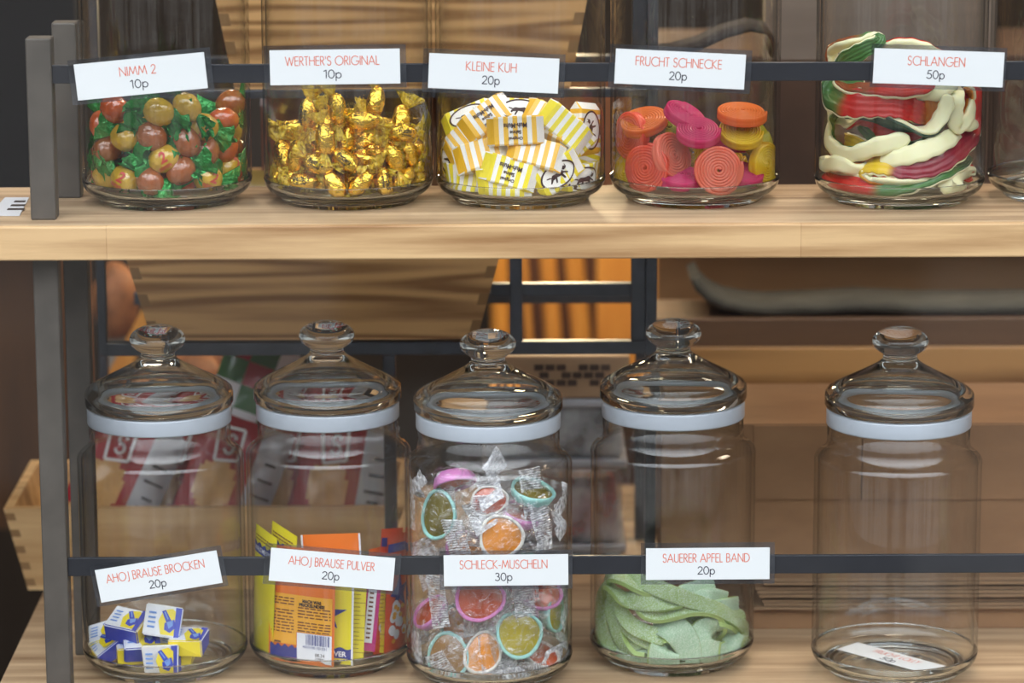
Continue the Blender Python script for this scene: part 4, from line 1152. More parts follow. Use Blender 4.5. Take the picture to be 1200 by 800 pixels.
# ================================================================ ribbons: gummy snakes and sour bands
def spline(pts, sub=9):
    out = []
    n = len(pts)
    for i in range(n - 1):
        a, b, c, d = [np.array(pts[max(0, min(n - 1, i + q))], dtype=float) for q in (-1, 0, 1, 2)]
        for k in range(sub):
            t = k / sub
            out.append(0.5 * (2 * b + (c - a) * t + (2 * a - 5 * b + 4 * c - d) * t * t + (3 * b - a - 3 * c + d) * t ** 3))
    out.append(np.array(pts[-1], dtype=float)); return out
def ribbon_path(c, z, pts, dmin=2.4):
    """pts: zoom x, zoom y, depth (mm), twist (deg), width (mm) -> centre line, width and face directions."""
    ox, oy, sc = z
    P3 = []
    for x, y, d, tw, w in pts:
        d = max(d, dmin + abs(sin(radians(tw))) * w * .42); p = wall_pt(c, ox + x * sc, oy + y * sc, d * .001); P3.append((p.x, p.y, p.z, tw, w * .001))
    S = spline(P3); pos = [Vector(s[:3]) for s in S]; wid = []; nor = []
    for i in range(len(S)):
        t = (pos[min(i + 1, len(S) - 1)] - pos[max(i - 1, 0)]).normalized()
        f = -FWD - t * (-FWD).dot(t)
        if f.length < .15: f = Vector((0, 0, 1)) - t * t.z
        f.normalize(); f = Matrix.Rotation(radians(S[i][3]), 3, t) @ f
        nor.append(f); wid.append(t.cross(f))
    return pos, wid, nor, [s[4] for s in S]
def ribbon(c, pos, wid, nor, W, prof, edge=False):
    """prof: list of (a in -1..1 across, b metres out) closed round."""
    m = MB(); k = len(prof); vs = []
    n = len(pos)
    for i, (p, w, f, ww) in enumerate(zip(pos, wid, nor, W)):
        e = min(i, n - 1 - i); tap = (.92, .98, 1, 1, 1, 1)[min(5, e)] if edge else (.30, .62, .80, .90, .96, 1)[min(5, e)]
        rf = 1 if edge else 1 + .07 * sin(i * 1.25)
        for a, b in prof: vs.append(fit(c, p + w * (a * ww / 2 * tap * rf) + f * b, .0005))
    m.add(vs, [], True)
    for i in range(n - 1):
        for q in range(k):
            w = (q + 1) % k
            e_ = edge and abs(prof[q][0]) > .985 and abs(prof[w][0]) > .985
            m.f.append((i * k + q, i * k + w, (i + 1) * k + w, (i + 1) * k + q)); m.s.append(not e_); m.m.append(1 if e_ else 0)
    m.f += [tuple(reversed(range(k))), tuple((n - 1) * k + q for q in range(k))]; m.s += [False] * 2; m.m += [0] * 2
    return m
C4 = UPJ[4]
M_snake = gummy('snake_gum', (200, 60, 40), 0.25, 0.22, attr='tone')
M_foam = pmat('cream_foam', (240, 234, 188), 0.45, sub=0.25)
SCOL = {'r': (214, 48, 40), 'g': (84, 132, 70), 'd': (54, 84, 62), 'y': (236, 200, 48), 'm': (150, 34, 52), 'o': (226, 140, 44), 'b': (150, 74, 36)}
top_prof = [(-.97, .0000)] + [(-.96 + 1.92 * i / 16, .0022 + .00035 * cos(pi * i / 2)) for i in range(17)] + [(.97, .0000)]
base_prof = [(1.0, .0004), (1.05, -.0006), (.98, -.0021), (.5, -.0025), (-.5, -.0025), (-.98, -.0021), (-1.05, -.0006), (-1.0, .0004)]
def snake(label, cols, pts):
    pos, wid, nor, W = ribbon_path(C4, (945, 30, .275), pts, 4.4)
    t = thing('gummy_snake', label, 'sweet', pos[len(pos) // 2], 'gummy snakes')
    m = ribbon(C4, pos, wid, nor, W, top_prof[::-1])
    L_ = len(pos); tone = []
    for i in range(L_):
        x = i / (L_ - 1) * (len(cols) - 1); a = min(len(cols) - 2, int(x)); f = min(1, max(0, (x - a - .35) / .3))
        ca, cb = lin(SCOL[cols[a]]), lin(SCOL[cols[a + 1]])
        tone += [tuple(ca[q] * (1 - f) + cb[q] * f for q in range(3)) + (1,)] * len(top_prof)
    m.c = tone
    obj('gum_top', m, M_snake, t)
    obj('foam_base', ribbon(C4, pos, wid, nor, W, base_prof[::-1]), M_foam, t)
S = snake
S('gummy snake lying along the bottom, red at left turning green', 'rrggd', [(95, 660, 4, -25, 19), (190, 682, 4, -20, 19), (310, 695, 4, -20, 17), (450, 672, 4, -30, 14), (580, 625, 4, -30, 13), (700, 570, 4, -40, 9)])
S('gummy snake folded at its yellow end, turning magenta towards the right', 'ooyymmm', [(440, 655, 15, -125, 11), (345, 655, 12, -120, 13), (268, 648, 10, -105, 13), (238, 622, 9, -85, 14), (275, 597, 8, -50, 16), (350, 594, 5, -25, 18), (430, 606, 4, -10, 17), (540, 588, 5, 0, 18), (640, 520, 7, 0, 19), (745, 440, 5, 0, 15)])
S('long gummy snake looping with cream foam outwards, dark green inside', 'dddggb', [(605, 295, 8, -180, 10), (585, 370, 7, -165, 11), (520, 448, 7, -125, 11), (400, 425, 7, -72, 12), (270, 378, 7, -66, 12), (140, 376, 8, -72, 11), (70, 420, 8, -90, 11), (82, 500, 7, -115, 11), (180, 548, 5, -150, 11), (300, 515, 4, -165, 13), (440, 478, 9, -170, 12)])
S('gummy snake with its cream foam side out, slanting up at the middle right', 'rrdd', [(320, 575, 10, 180, 9), (400, 562, 6, 180, 12), (510, 528, 5, 175, 14), (610, 480, 7, 180, 12), (680, 430, 16, 180, 9)])
S('gummy snake with green head and red body near the top of its pile', 'gggrrro', [(240, 250, 22, 30, 16), (140, 250, 12, 20, 18), (100, 290, 6, 0, 20), (170, 325, 4, 0, 22), (270, 335, 4, 0, 19), (370, 335, 7, 0, 19), (450, 358, 13, 0, 17), (540, 400, 28, 0, 12)])
S('gummy snake arching at the very top left, green above brown', 'bbggg', [(62, 165, 9, 225, 10), (88, 110, 9, 235, 10), (170, 78, 12, 240, 10), (265, 52, 22, 235, 8), (310, 60, 18, -15, 9), (240, 105, 12, -10, 12), (160, 150, 11, -10, 12), (110, 190, 16, 0, 11)])
S('gummy snake with brownish red top running behind the upper rail', 'bbrr', [(110, 235, 12, -50, 12), (180, 265, 10, -55, 12), (300, 275, 9, -50, 13), (420, 275, 9, -40, 14), (540, 250, 14, -30, 14)])
S('gummy snake standing as a cream leaf shape at the right', 'oobb', [(690, 262, 9, 60, 9), (718, 315, 6, 110, 9), (690, 390, 6, 150, 9), (645, 435, 7, 180, 9), (630, 380, 8, 180, 12), (640, 300, 10, 180, 11), (670, 255, 22, 180, 9)])
S('orange gummy snake bending behind the red one', 'oooo', [(420, 285, 24, 0, 16), (500, 310, 20, 10, 18), (525, 360, 20, 20, 18), (500, 420, 24, 20, 12)])
S('gummy snake with cream foam end curling at the lower left', 'rroo', [(45, 570, 8, 195, 9), (70, 588, 5, 185, 11), (140, 588, 5, 195, 11), (240, 612, 10, 215, 9), (330, 560, 22, 0, 12)])
S('gummy snake rolled into a cream scroll at the bottom right', 'mmrr', [(560, 690, 10, 180, 12), (620, 680, 5, 180, 18), (640, 650, 4, 200, 18), (690, 628, 5, 260, 14), (720, 640, 10, 300, 12), (690, 680, 16, 300, 12)])
S('gummy snake lying flat and pale on the jar floor', 'rrmm', [(95, 725, 8, 245, 13), (300, 735, 7, 250, 15), (500, 735, 8, 250, 15), (700, 700, 9, 245, 13)])
S('dark red gummy snake pressed against the right wall', 'rrrm', [(690, 260, 12, 0, 16), (735, 320, 8, 0, 20), (720, 400, 8, 0, 20), (660, 480, 12, 0, 20)])
S('cream-sided gummy snake arching at the top behind the card', 'rrgg', [(330, 95, 24, 215, 9), (420, 82, 20, 215, 10), (520, 110, 18, 205, 11), (600, 200, 16, 190, 18), (560, 270, 16, 180, 16), (440, 260, 20, 180, 16)])
S('orange-yellow gummy snake lump below the left loop', 'ooo', [(170, 590, 16, 0, 12), (250, 565, 13, 0, 19), (330, 540, 18, 0, 12)])
S('gummy snake with foam edge at the left below the green head', 'ggrr', [(60, 250, 18, 190, 14), (60, 330, 14, 190, 16), (100, 365, 14, 195, 14), (200, 400, 22, 160, 16), (330, 430, 24, 20, 20), (520, 430, 24, 0, 20)])
S('cream-backed gummy snake tip at the right edge', 'mmm', [(650, 430, 8, 180, 8), (700, 415, 6, 185, 11), (745, 405, 8, 190, 8)])
for i, (z, cl) in enumerate(((.018, 'rrg'), (.034, 'yyr'), (.052, 'ggd'), (.070, 'oor'))):
    pos = [C4 + Vector((.046 * cos(a) * (1 - .2 * i % 2), .040 * sin(a) + .008, z + .006 * sin(2 * a + i))) for a in [0.1 + i + k * .16 for k in range(34)]]
    wid = [Vector((0, 0, 1))] * len(pos); nor = [Vector((p.x - C4.x, p.y - C4.y, 0)).normalized() for p in pos]
    t = thing('gummy_snake', 'gummy snake coiled deep inside its jar behind the front ones', 'sweet', pos[0], 'gummy snakes')
    m = ribbon(C4, pos, wid, nor, [.015] * len(pos), top_prof[::-1]); m.c = [lin(SCOL[cl[min(2, k // 12)]])[:3] + (1,) for k in range(len(pos)) for _ in top_prof]
    obj('gum_top', m, M_snake, t); obj('foam_base', ribbon(C4, pos, wid, nor, [.015] * len(pos), base_prof[::-1]), M_foam, t)

# ---- sour apple bands
C8 = LOJ[3]
def sugar_mat(name, rgb, frost):
    m = gummy(name, rgb, 0.08, 0.5); nt = m.node_tree; N = nt.nodes.new; L = nt.links.new
    pb = [x for x in nt.nodes if x.type == 'BSDF_PRINCIPLED'][0]
    tc = N('ShaderNodeTexCoord'); v = N('ShaderNodeTexVoronoi'); v.inputs['Scale'].default_value = 2600
    L(tc.outputs['Object'], v.inputs['Vector'])
    sc = N('ShaderNodeSeparateColor'); L(v.outputs['Color'], sc.inputs[0])
    n = N('ShaderNodeTexNoise'); n.inputs['Scale'].default_value = 60; L(tc.outputs['Object'], n.inputs['Vector'])
    ad = N('ShaderNodeMath'); ad.operation = 'MULTIPLY_ADD'; ad.inputs[1].default_value = .22; L(n.outputs['Fac'], ad.inputs[0]); L(sc.outputs[0], ad.inputs[2])
    r = N('ShaderNodeValToRGB'); c = lin(rgb); r.color_ramp.elements[0].position = frost; r.color_ramp.elements[0].color = c
    r.color_ramp.elements[1].position = frost + .35; r.color_ramp.elements[1].color = lin((222, 238, 216))
    L(ad.outputs[0], r.inputs['Fac']); L(r.outputs['Color'], pb.inputs['Base Color'])
    bp = N('ShaderNodeBump'); bp.inputs['Strength'].default_value = .8; bp.inputs['Distance'].default_value = .0012
    L(sc.outputs[1], bp.inputs['Height']); L(bp.outputs[0], pb.inputs['Normal'])
    return m
M_sour = sugar_mat('sour_green', (164, 194, 116), 0.60); M_sour2 = sugar_mat('sour_pale_green', (176, 212, 172), 0.56)
band_prof = [(-1, .0017)] + [(-1 + i / 4, .0018 + .0004 * cos(pi * i)) for i in range(1, 8)] + [(1, .0017), (1.03, .0008), (.99, 0), (1.03, -.0008), (1, -.0017)] + [(1 - i / 4, -.0018 - .0004 * cos(pi * i)) for i in range(1, 8)] + [(-1, -.0017), (-1.03, -.0008), (-.99, 0), (-1.03, .0008)]
def band(label, pale, pts):
    pos, wid, nor, W = ribbon_path(C8, (685, 660, .175), pts)
    m = ribbon(C8, pos, wid, nor, W, band_prof[::-1], True)
    return obj('sour_band', m, [M_sour2 if pale else M_sour, M_sedge], loc=pos[len(pos) // 2], label=label, cat='sweet', group='sour green bands')
M_sedge = gummy('sour_cut_edge', (178, 204, 128), 0.15, 0.3)
B = band
B('green sour band climbing the left wall, arching over and falling into a leaf-shaped fold', 0, [(205, 660, 5, 0, 11), (150, 540, 4, 0, 12), (105, 430, 4, -15, 11), (80, 320, 4, -35, 10), (95, 220, 5, -60, 10), (150, 160, 6, -75, 10), (205, 185, 5, -65, 10), (275, 235, 4, -30, 12), (380, 250, 4, 0, 15), (510, 272, 5, -20, 11), (650, 262, 8, -50, 9)])
B('narrow green sour band inside the left loop, curving to the lower middle', 0, [(165, 185, 13, 30, 8), (180, 300, 10, 30, 10), (208, 420, 7, 40, 11), (250, 530, 6, 50, 11), (330, 612, 6, 62, 10), (415, 642, 6, 60, 9)])
B('thin-edged sour band at the very top left of its pile', 0, [(110, 130, 9, -70, 12), (190, 88, 9, -60, 13), (270, 110, 8, -60, 13), (360, 160, 7, -62, 12), (460, 205, 9, -66, 10)])
B('long green sour band running across the top to the right wall', 0, [(240, 80, 14, -20, 11), (400, 130, 8, -8, 11), (520, 180, 6, 0, 12), (640, 222, 5, 0, 12), (790, 275, 5, -15, 11), (920, 325, 5, -40, 12), (1020, 395, 5, -50, 11), (1080, 440, 5, -20, 11), (1078, 520, 6, 0, 11), (1065, 600, 7, 0, 10)])
B('green sour band curling back at the right wall', 0, [(960, 330, 9, -60, 10), (1050, 355, 7, -60, 11), (1105, 395, 6, -90, 11), (1085, 440, 9, -130, 10), (1000, 430, 14, -120, 9)])
B('green sour band bowed over a dark hollow in the middle', 0, [(375, 295, 8, -40, 10), (420, 338, 6, -50, 11), (500, 355, 5, -55, 12), (600, 338, 5, -58, 12), (710, 312, 5, -60, 12), (820, 315, 5, -66, 12), (900, 350, 6, -80, 12), (930, 420, 7, -95, 12), (900, 470, 16, -110, 12)])
B('striped green sour band slanting down from the left to the bottom middle', 0, [(232, 262, 14, 10, 9), (258, 345, 9, 0, 11), (325, 420, 6, -12, 12), (430, 470, 5, -15, 12), (540, 500, 6, -10, 12)])
B('second green sour band pressed under the striped one', 0, [(245, 340, 12, 10, 8), (285, 430, 9, 0, 9), (380, 510, 8, -10, 10), (490, 550, 8, -10, 10)])
B('pale sour band twisting down beside the dark hollow', 1, [(480, 410, 12, -30, 14), (560, 425, 7, -20, 19), (640, 475, 5, -5, 21), (690, 560, 5, 0, 19), (700, 640, 5, 0, 17), (700, 720, 5, 0, 15)])
B('pale square end of a sour band at the bottom middle', 1, [(560, 530, 9, -70, 18), (538, 552, 4, -45, 21), (530, 600, 3, -5, 23), (530, 660, 3, 0, 23), (530, 725, 3, 0, 23)])
B('pale broad sour band hanging in a flap at the lower right', 1, [(985, 455, 14, -75, 16), (920, 440, 9, -75, 18), (860, 446, 5, -55, 22), (815, 490, 3, -10, 27), (805, 560, 3, 0, 28), (798, 640, 3, 0, 27), (792, 720, 3, 0, 26)])
B('pale sour band strip leaning in the lower right corner', 1, [(1000, 450, 9, -60, 13), (1005, 500, 6, -10, 17), (985, 570, 5, 0, 19), (945, 640, 5, 0, 20), (900, 700, 6, 0, 16)])
B('green sour band crossing the back of the dark hollow', 0, [(560, 380, 30, 0, 14), (700, 410, 30, 0, 17), (830, 420, 28, 0, 17), (930, 410, 24, 0, 14)])
B('pale end of a sour band sticking up behind the top one', 1, [(640, 195, 20, 0, 10), (740, 165, 19, 0, 11), (860, 130, 20, 0, 12)])
B('green sour band end at the upper right', 1, [(740, 235, 15, -10, 10), (840, 210, 14, -10, 10), (945, 225, 14, 0, 9)])
B('green sour band end standing against the right', 1, [(850, 300, 13, 0, 11), (940, 288, 11, 0, 12), (1035, 272, 10, 0, 12)])
B('green sour band scrap at the bottom left of the pile', 0, [(260, 510, 11, -20, 9), (330, 545, 9, -20, 9), (390, 530, 9, -10, 8)])
B('pale sour band lying flat on the floor at the left', 1, [(50, 570, 7, 0, 14), (110, 630, 9, -10, 15), (260, 670, 9, -10, 17), (400, 690, 9, -10, 17), (480, 705, 12, -10, 14)])
B('green sour band curved behind the left loop', 0, [(230, 620, 20, 0, 14), (360, 650, 18, 0, 15), (560, 660, 16, 0, 16), (760, 660, 15, 0, 16), (930, 620, 15, 0, 16), (1050, 560, 13, 0, 13)])
B('green sour band filling the dark middle of the jar', 0, [(200, 330, 56, 0, 20), (420, 400, 60, 0, 22), (620, 470, 42, 0, 22), (820, 400, 40, 0, 22), (1000, 420, 34, 0, 18)])
B('green sour band lying in the back behind the top bands', 0, [(150, 180, 40, -20, 14), (380, 190, 46, -20, 20), (620, 270, 40, -20, 20), (860, 330, 36, -20, 18)])
B('sour band coiled on the floor at the back of the jar', 1, [(200, 560, 44, -30, 20), (420, 560, 52, -30, 20), (700, 560, 52, -30, 20), (950, 540, 44, -30, 20)])
# ================================================================ sherbet cubes
C5 = LOJ[0]
M_bxw = pmat('cube_white', (238, 240, 246), 0.35, coat=0.3); M_bxb = pmat('cube_blue', (44, 66, 190), 0.35, coat=0.3); M_bxy = pmat('cube_yellow', (246, 224, 44), 0.35, coat=0.3)
M_bxl = pmat('cube_light_blue', (120, 160, 226), 0.4)
def sherbet_cube(px, py, d, n, ang, label, L_=.0272, W=.0232, T=.0145, sides='bbyy'):
    p = wall_pt(C5, px, py, d); u, v, n = frame(n, ang); M = mat4(p, u, v, n)
    t = thing('sherbet_cube', label, 'sweet', p, 'sherbet cubes')
    m = MB(); bm = bmesh.new(); bmesh.ops.create_cube(bm, size=1)
    for q in bm.verts: q.co = Vector((q.co.x * L_, q.co.y * W, q.co.z * T))
    bmesh.ops.bevel(bm, geom=list(bm.edges), offset=.0009, segments=2, affect='EDGES')
    bm.verts.index_update(); bm.normal_update()
    col = {'w': 0, 'b': 1, 'y': 2}
    m.add([fit(C5, M @ q.co) for q in bm.verts], [])
    for f in bm.faces:
        nn = f.normal; ax = max(range(3), key=lambda i: abs(nn[i]))
        if ax == 2: mt = 0
        elif ax == 0: mt = col[sides[0]] if nn.x > 0 else col[sides[1]]
        else: mt = col[sides[2]] if nn.y > 0 else col[sides[3]]
        m.f.append(tuple(q.index for q in f.verts)); m.s.append(False); m.m.append(mt)
    bm.free()
    o = obj('wrapper', m, [M_bxw, M_bxb, M_bxy], t)
    z = T / 2 + .0003
    F = lambda pts, e: [fit(C5, M @ Vector((x * L_, y * W, z + e)), .0003) for x, y in pts]
    obj('yellow_panel', MB().add(F([(-.02, -.42), (.36, -.42), (.36, .30), (.22, .42), (-.02, .34), (-.12, 0)], 0), [tuple(range(6))]), M_bxy, o)
    m = MB().add(F([(.34, -.47), (.47, -.47), (.47, .47), (.30, .47)], .0001), [(0, 1, 2, 3)])
    for pl in ([(-.06, .30), (.04, .36), (.24, .02), (.12, -.08)], [(.05, -.05), (.30, .10), (.36, -.16), (.22, -.34), (.06, -.26)]): m.add(F(pl, .0001), [tuple(range(len(pl)))])
    obj('blue_print', m, M_bxb, o)
    m = MB()
    for pl in ([(.10, -.02), (.26, .06), (.28, -.10), (.18, -.22)], [(.0, .28), (.03, .31), (.14, .10), (.12, .06)]): m.add(F(pl, .0002), [tuple(range(len(pl)))])
    for k in range(4): m.add(F([(-.40, .26 - .15 * k), (-.40 + .20, .26 - .15 * k), (-.40 + .20, .20 - .15 * k), (-.40, .20 - .15 * k)], .0001), [(3, 2, 1, 0)])
    obj('pale_print', m, M_bxl, o)
    return t
K = sherbet_cube
K(150, 733, .019, (-.05, -.45, 1), -32, 'white sherbet cube with blue edge tilted on top at the left of the heap', sides='ybyb')
K(191, 728, .020, (.1, -1, .35), -8, 'white sherbet cube standing at the back right of the heap', sides='byyb')
K(127, 764, .012, (-.55, -.35, .9), 30, 'white sherbet cube with wide blue side lying at the lower left', sides='wyyb', T=.014)
K(189, 773, .007, (.0, -1, .18), 2, 'white sherbet cube standing upright at the front right', sides='byyw')
K(221, 752, .012, (.05, -.2, 1), -8, 'yellow-sided sherbet cube with blue end lying at the right of the heap', sides='byyy', T=.013)
K(127, 746, .016, (-.3, -.35, .9), 8, 'yellow sherbet cube at the left, under the tilted top one', sides='yyyy')
K(166, 754, .022, (.1, -.5, .9), 14, 'sherbet cube lying flat in the middle between the others', sides='bbyb')
K(158, 772, .024, (0, -.2, 1), 30, 'yellow-sided sherbet cube low behind the upright front one', sides='yyyy')
K(207, 766, .026, (.2, -.2, 1), -20, 'yellow sherbet cube lying at the bottom behind the front right one', sides='yyyy')

# ================================================================ sherbet powder sachets
C6 = LOJ[1]
SM = {'o': pmat('sachet_orange', (236, 122, 40), 0.35, coat=0.3, mottled=0.06, mscale=30), 'y': pmat('sachet_yellow', (240, 224, 44), 0.35, coat=0.3), 'm': pmat('sachet_magenta', (198, 38, 128), 0.35, coat=0.3),
      'g': pmat('sachet_amber', (244, 176, 48), 0.35, coat=0.3), 'w': M_bxw, 'b': pmat('sachet_blue', (38, 54, 140), 0.35, coat=0.3), 'r': pmat('sachet_red_orange', (226, 84, 34), 0.35, coat=0.3)}
M_tiny = pmat('sachet_small_print', (116, 62, 30), 0.6)
def sachet(label, px, py, d, w, h, yaw, roll, base, prints, tilt=.06):
    """px: millimetres right of the jar's axis, d: behind its front wall, py: above its floor; w,h in mm."""
    w *= .001; h *= .001
    p = Vector((C6.x + px * .001, C6.y - RI + d * .001, C6.z + FLOOR + .0012 + py * .001))
    u, v, n = frame((sin(radians(yaw)), -cos(radians(yaw)), tilt), roll)
    t = thing('powder_sachet', label, 'sachet', p, 'sherbet powder sachets')
    th = .0016
    def S3(x, y, e=0.0):
        k = max(0, 1 - (2 * x) ** 4) * max(0, 1 - (2 * y - 1) ** 6)
        return p + u * (x * w) + v * (y * h) + n * (th * k + e)
    NX, NY = 10, 16; m = MB(); vs = []
    for s in (1, -1):
        for j in range(NY + 1):
            for i in range(NX + 1):
                q = S3(i / NX - .5, j / NY); k = (q - p).dot(n)
                vs.append(fit(C6, q if s > 0 else q - n * (2 * k + .0003), .0004))
    m.add(vs, [], True); o2 = (NX + 1) * (NY + 1)
    for j in range(NY):
        for i in range(NX):
            a = j * (NX + 1) + i; edge = i in (0, NX - 1)
            m.f.append((a, a + 1, a + NX + 2, a + NX + 1)); m.f.append((o2 + a, o2 + a + NX + 1, o2 + a + NX + 2, o2 + a + 1)); m.s += [True] * 2; m.m += [0, 0]
    o = obj('pouch', m, SM[base], t)
    for nm, mt, shapes in prints(w, h):
        pm = MB()
        for vs2, fs2, e in shapes: pm.add([fit(C6, S3(x, y, .0003 + e), .0002) for x, y in vs2], fs2)
        obj(nm, pm, mt, o)
    return t
def rect(x0, x1, y0, y1, e=0.0, nx=6, ny=8):
    vs = [(x0 + (x1 - x0) * i / nx, y0 + (y1 - y0) * j / ny) for j in range(ny + 1) for i in range(nx + 1)]
    return vs, [(j * (nx + 1) + i, j * (nx + 1) + i + 1, (j + 1) * (nx + 1) + i + 1, (j + 1) * (nx + 1) + i) for j in range(ny) for i in range(nx)], e
def txt(s, x, y, hh, ww, w, h, e=.0003, weight=.02, shear=0):
    vs, fs = font_text(s, hh, width=ww, weight=weight, shear=shear); return [(x + a / w, y + b / h) for a, b in vs], fs, e
def tinylines(x0, x1, ys, w, h, rg, t=.0009):
    out = []
    for y in ys:
        x = x0
        while x < x1:
            L_ = rg.uniform(.05, .12); out.append(rect(x, min(x1, x + L_), y, y + t / h, .0003, 1, 1)); x += L_ + .02
    return out
def wave(x0, x1, y0, y1, e, n=24):
    vs = []
    for i in range(n + 1):
        x = x0 + (x1 - x0) * i / n; vs += [(x, y0), (x, y1 + .012 * sin(i * 2 * pi / 6))]
    return vs, [(2 * i, 2 * i + 2, 2 * i + 3, 2 * i + 1) for i in range(n)], e
def back_print(w, h):
    rg = random.Random(4)
    bars = []; x = .09
    while x < .44:
        b = rg.choice((.006, .010, .016)); bars.append(rect(x, x + b, .185, .275, .0005, 1, 2)); x += b + rg.choice((.008, .014))
    yield 'amber_panel', SM['g'], [rect(-.47, -.06, .17, .60, .0001), rect(-.06, .47, .285, .60, .0001)]
    yield 'white_panel', SM['w'], [rect(-.05, .47, .035, .28, .0002)]
    yield 'blue_band', SM['b'], [wave(-.47, -.05, .055, .155, .0002)]
    yield 'barcode', SM['b'], bars + [txt('4033100 101331', .22, .165, .0020, .019, w, h, .0005, 0)]
    yield 'lettering', M_ink, [txt('MACH WAS', .17, .555, .0026, .0150, w, h, .0004, .05), txt('PRICKELNDES!', .17, .522, .0026, .0205, w, h, .0004, .05), txt('08.24', .30, .105, .0024, .0075, w, h, .0005, 0), txt('L08A', .30, .070, .0022, .0065, w, h, .0005, 0)]
    yield 'small_print', M_tiny, tinylines(-.04, .45, [.49 - .026 * k for k in range(4)] + [.365 - .024 * k for k in range(4)], w, h, rg) + tinylines(-.45, -.10, [.56 - .025 * k for k in range(3)] + [.455, .43] + [.40 - .026 * k for k in range(6)], w, h, rg) + [rect(-.40, -.30, .175, .19, .0004, 1, 1)]
def front_print(w, h, word='BRAUSEPULVER'):
    yield 'white_panel', SM['w'], [rect(-.5, -.47, .0, 1, .0002), rect(.47, .5, 0, 1, .0002)]
    yield 'blue_band', SM['b'], [wave(-.47, .47, .07, .17, .0002), ([(-.30, .48), (-.05, .55), (.0, .66), (.10, .54), (.40, .55), (.18, .47), (.25, .36), (.02, .44), (-.22, .36), (-.10, .46)], [tuple(range(10))], .0003)]
    yield 'lettering', SM['w'], [txt(word, 0, .115, .0042, w * .80, w, h, .0005, .03)]
def top_print(w, h):
    yield 'blue_band', SM['b'], [wave(-.47, .47, .80, .88, .0002)]
    yield 'lettering', SM['w'], [txt('WALDMEISTER', 0, .838, .0036, w * .8, w, h, .0004, .02)]
    yield 'small_print', M_tiny, tinylines(-.40, .40, [.93, .905], w, h, random.Random(1))
def cream_print(w, h):
    rg = random.Random(8)
    yield 'cream_swirl', SM['w'], [([(x + .13 * cos(a) , y + .035 * sin(a) * 1.2) for a in [2 * pi * i / 12 for i in range(12)]], [tuple(range(12))], .0002 + .00003 * k) for k, (x, y) in enumerate([(rg.uniform(-.3, .3), rg.uniform(.14, .42)) for _ in range(16)])]
    yield 'amber_drops', SM['g'], [([(x + .08 * cos(a), y + .02 * sin(a)) for a in [2 * pi * i / 10 for i in range(10)]], [tuple(range(10))], .0009 + .00003 * k) for k, (x, y) in enumerate([(rg.uniform(-.3, .3), rg.uniform(.10, .42)) for _ in range(10)])]
    yield 'blue_star', SM['b'], [([(-.40, .50), (-.15, .57), (.0, .68), (.10, .57), (.40, .60), (.2, .50), (.30, .40), (.02, .46), (-.25, .38), (-.18, .48)], [tuple(range(10))], .0004), rect(-.5, .5, .86, .93, .0003)]
def plain_print(w, h):
    yield 'white_panel', SM['w'], [rect(.30, .44, .1, .9, .0002), rect(-.44, -.2, .05, .12, .0002)]
    yield 'small_print', M_tiny, [rect(.33, .40, .15 + .05 * k, .17 + .05 * k, .0004, 1, 1) for k in range(14)]
def ruler_print(w, h):
    yield 'white_panel', SM['w'], [rect(-.5, -.44, .0, 1, .0002), rect(-.30, .1, .10, .3, .0002)]
    yield 'small_print', M_tiny, [rect(.30, .42 if k % 3 else .5, .08 + .045 * k, .085 + .045 * k, .0004, 1, 1) for k in range(18)]
SA = sachet
SA('orange sherbet sachet showing its printed back and barcode, in front of the others', -20, 0, 12, 53, 88, -22, -1.5, 'o', back_print, .03)
SA('yellow sherbet sachet with blue lettered band, just right of the front orange one', -4, 0, 14.5, 46, 78, -15, -1.5, 'y', front_print, .03)
SA('yellow sherbet sachet with ruler marks, second right of the front orange one', 3, 3, 20, 46, 70, -10, -3, 'y', ruler_print, .03)
SA('magenta sherbet sachet right of the middle', 12, 8, 26, 44, 68, -6, -6, 'm', plain_print, .02)
SA('yellow and white sherbet sachet behind the magenta one', 18, 4, 31, 46, 66, 4, -4, 'y', ruler_print, .02)
SA('orange sherbet sachet with whipped cream and blue star at the right wall', 48, 0, 37, 36, 90, 66, -2, 'r', cream_print, .02)
SA('orange sherbet sachet leaning with its blue top stripe, right of the card', 40, 0, 39, 34, 93, 64, -4, 'r', cream_print, .02)
SA('red-orange sherbet sachet on edge between magenta and cream-printed ones', 34, 0, 45, 30, 78, 62, -2, 'o', plain_print, .02)
SA('yellow-green sherbet sachet with blue band rising tallest at the left wall', -50, 0, 36, 34, 98, -60, -3, 'y', top_print, .0)
SA('yellow-green sherbet sachet behind the tallest left one', -40, 0, 43, 34, 99, -54, -5, 'y', top_print, .0)
SA('yellow sherbet sachet on edge left of the front orange one', -49, 0, 40, 28, 60, -56, -6, 'y', plain_print, .02)
SA('orange and white sherbet sachet peeping over the card', 6, 0, 38, 44, 92, -4, 3, 'o', front_print, .0)
SA('orange sherbet sachet in the middle behind the front one', -16, 0, 33, 48, 66, -6, 1, 'o', front_print, .0)
SA('blue-banded yellow sherbet sachet in the middle of the jar', -12, 0, 45, 48, 66, -10, 1, 'y', front_print, .0)
SA('orange sherbet sachet standing at the back of the jar', 14, 0, 48, 48, 68, 10, 1, 'o', front_print, .0)

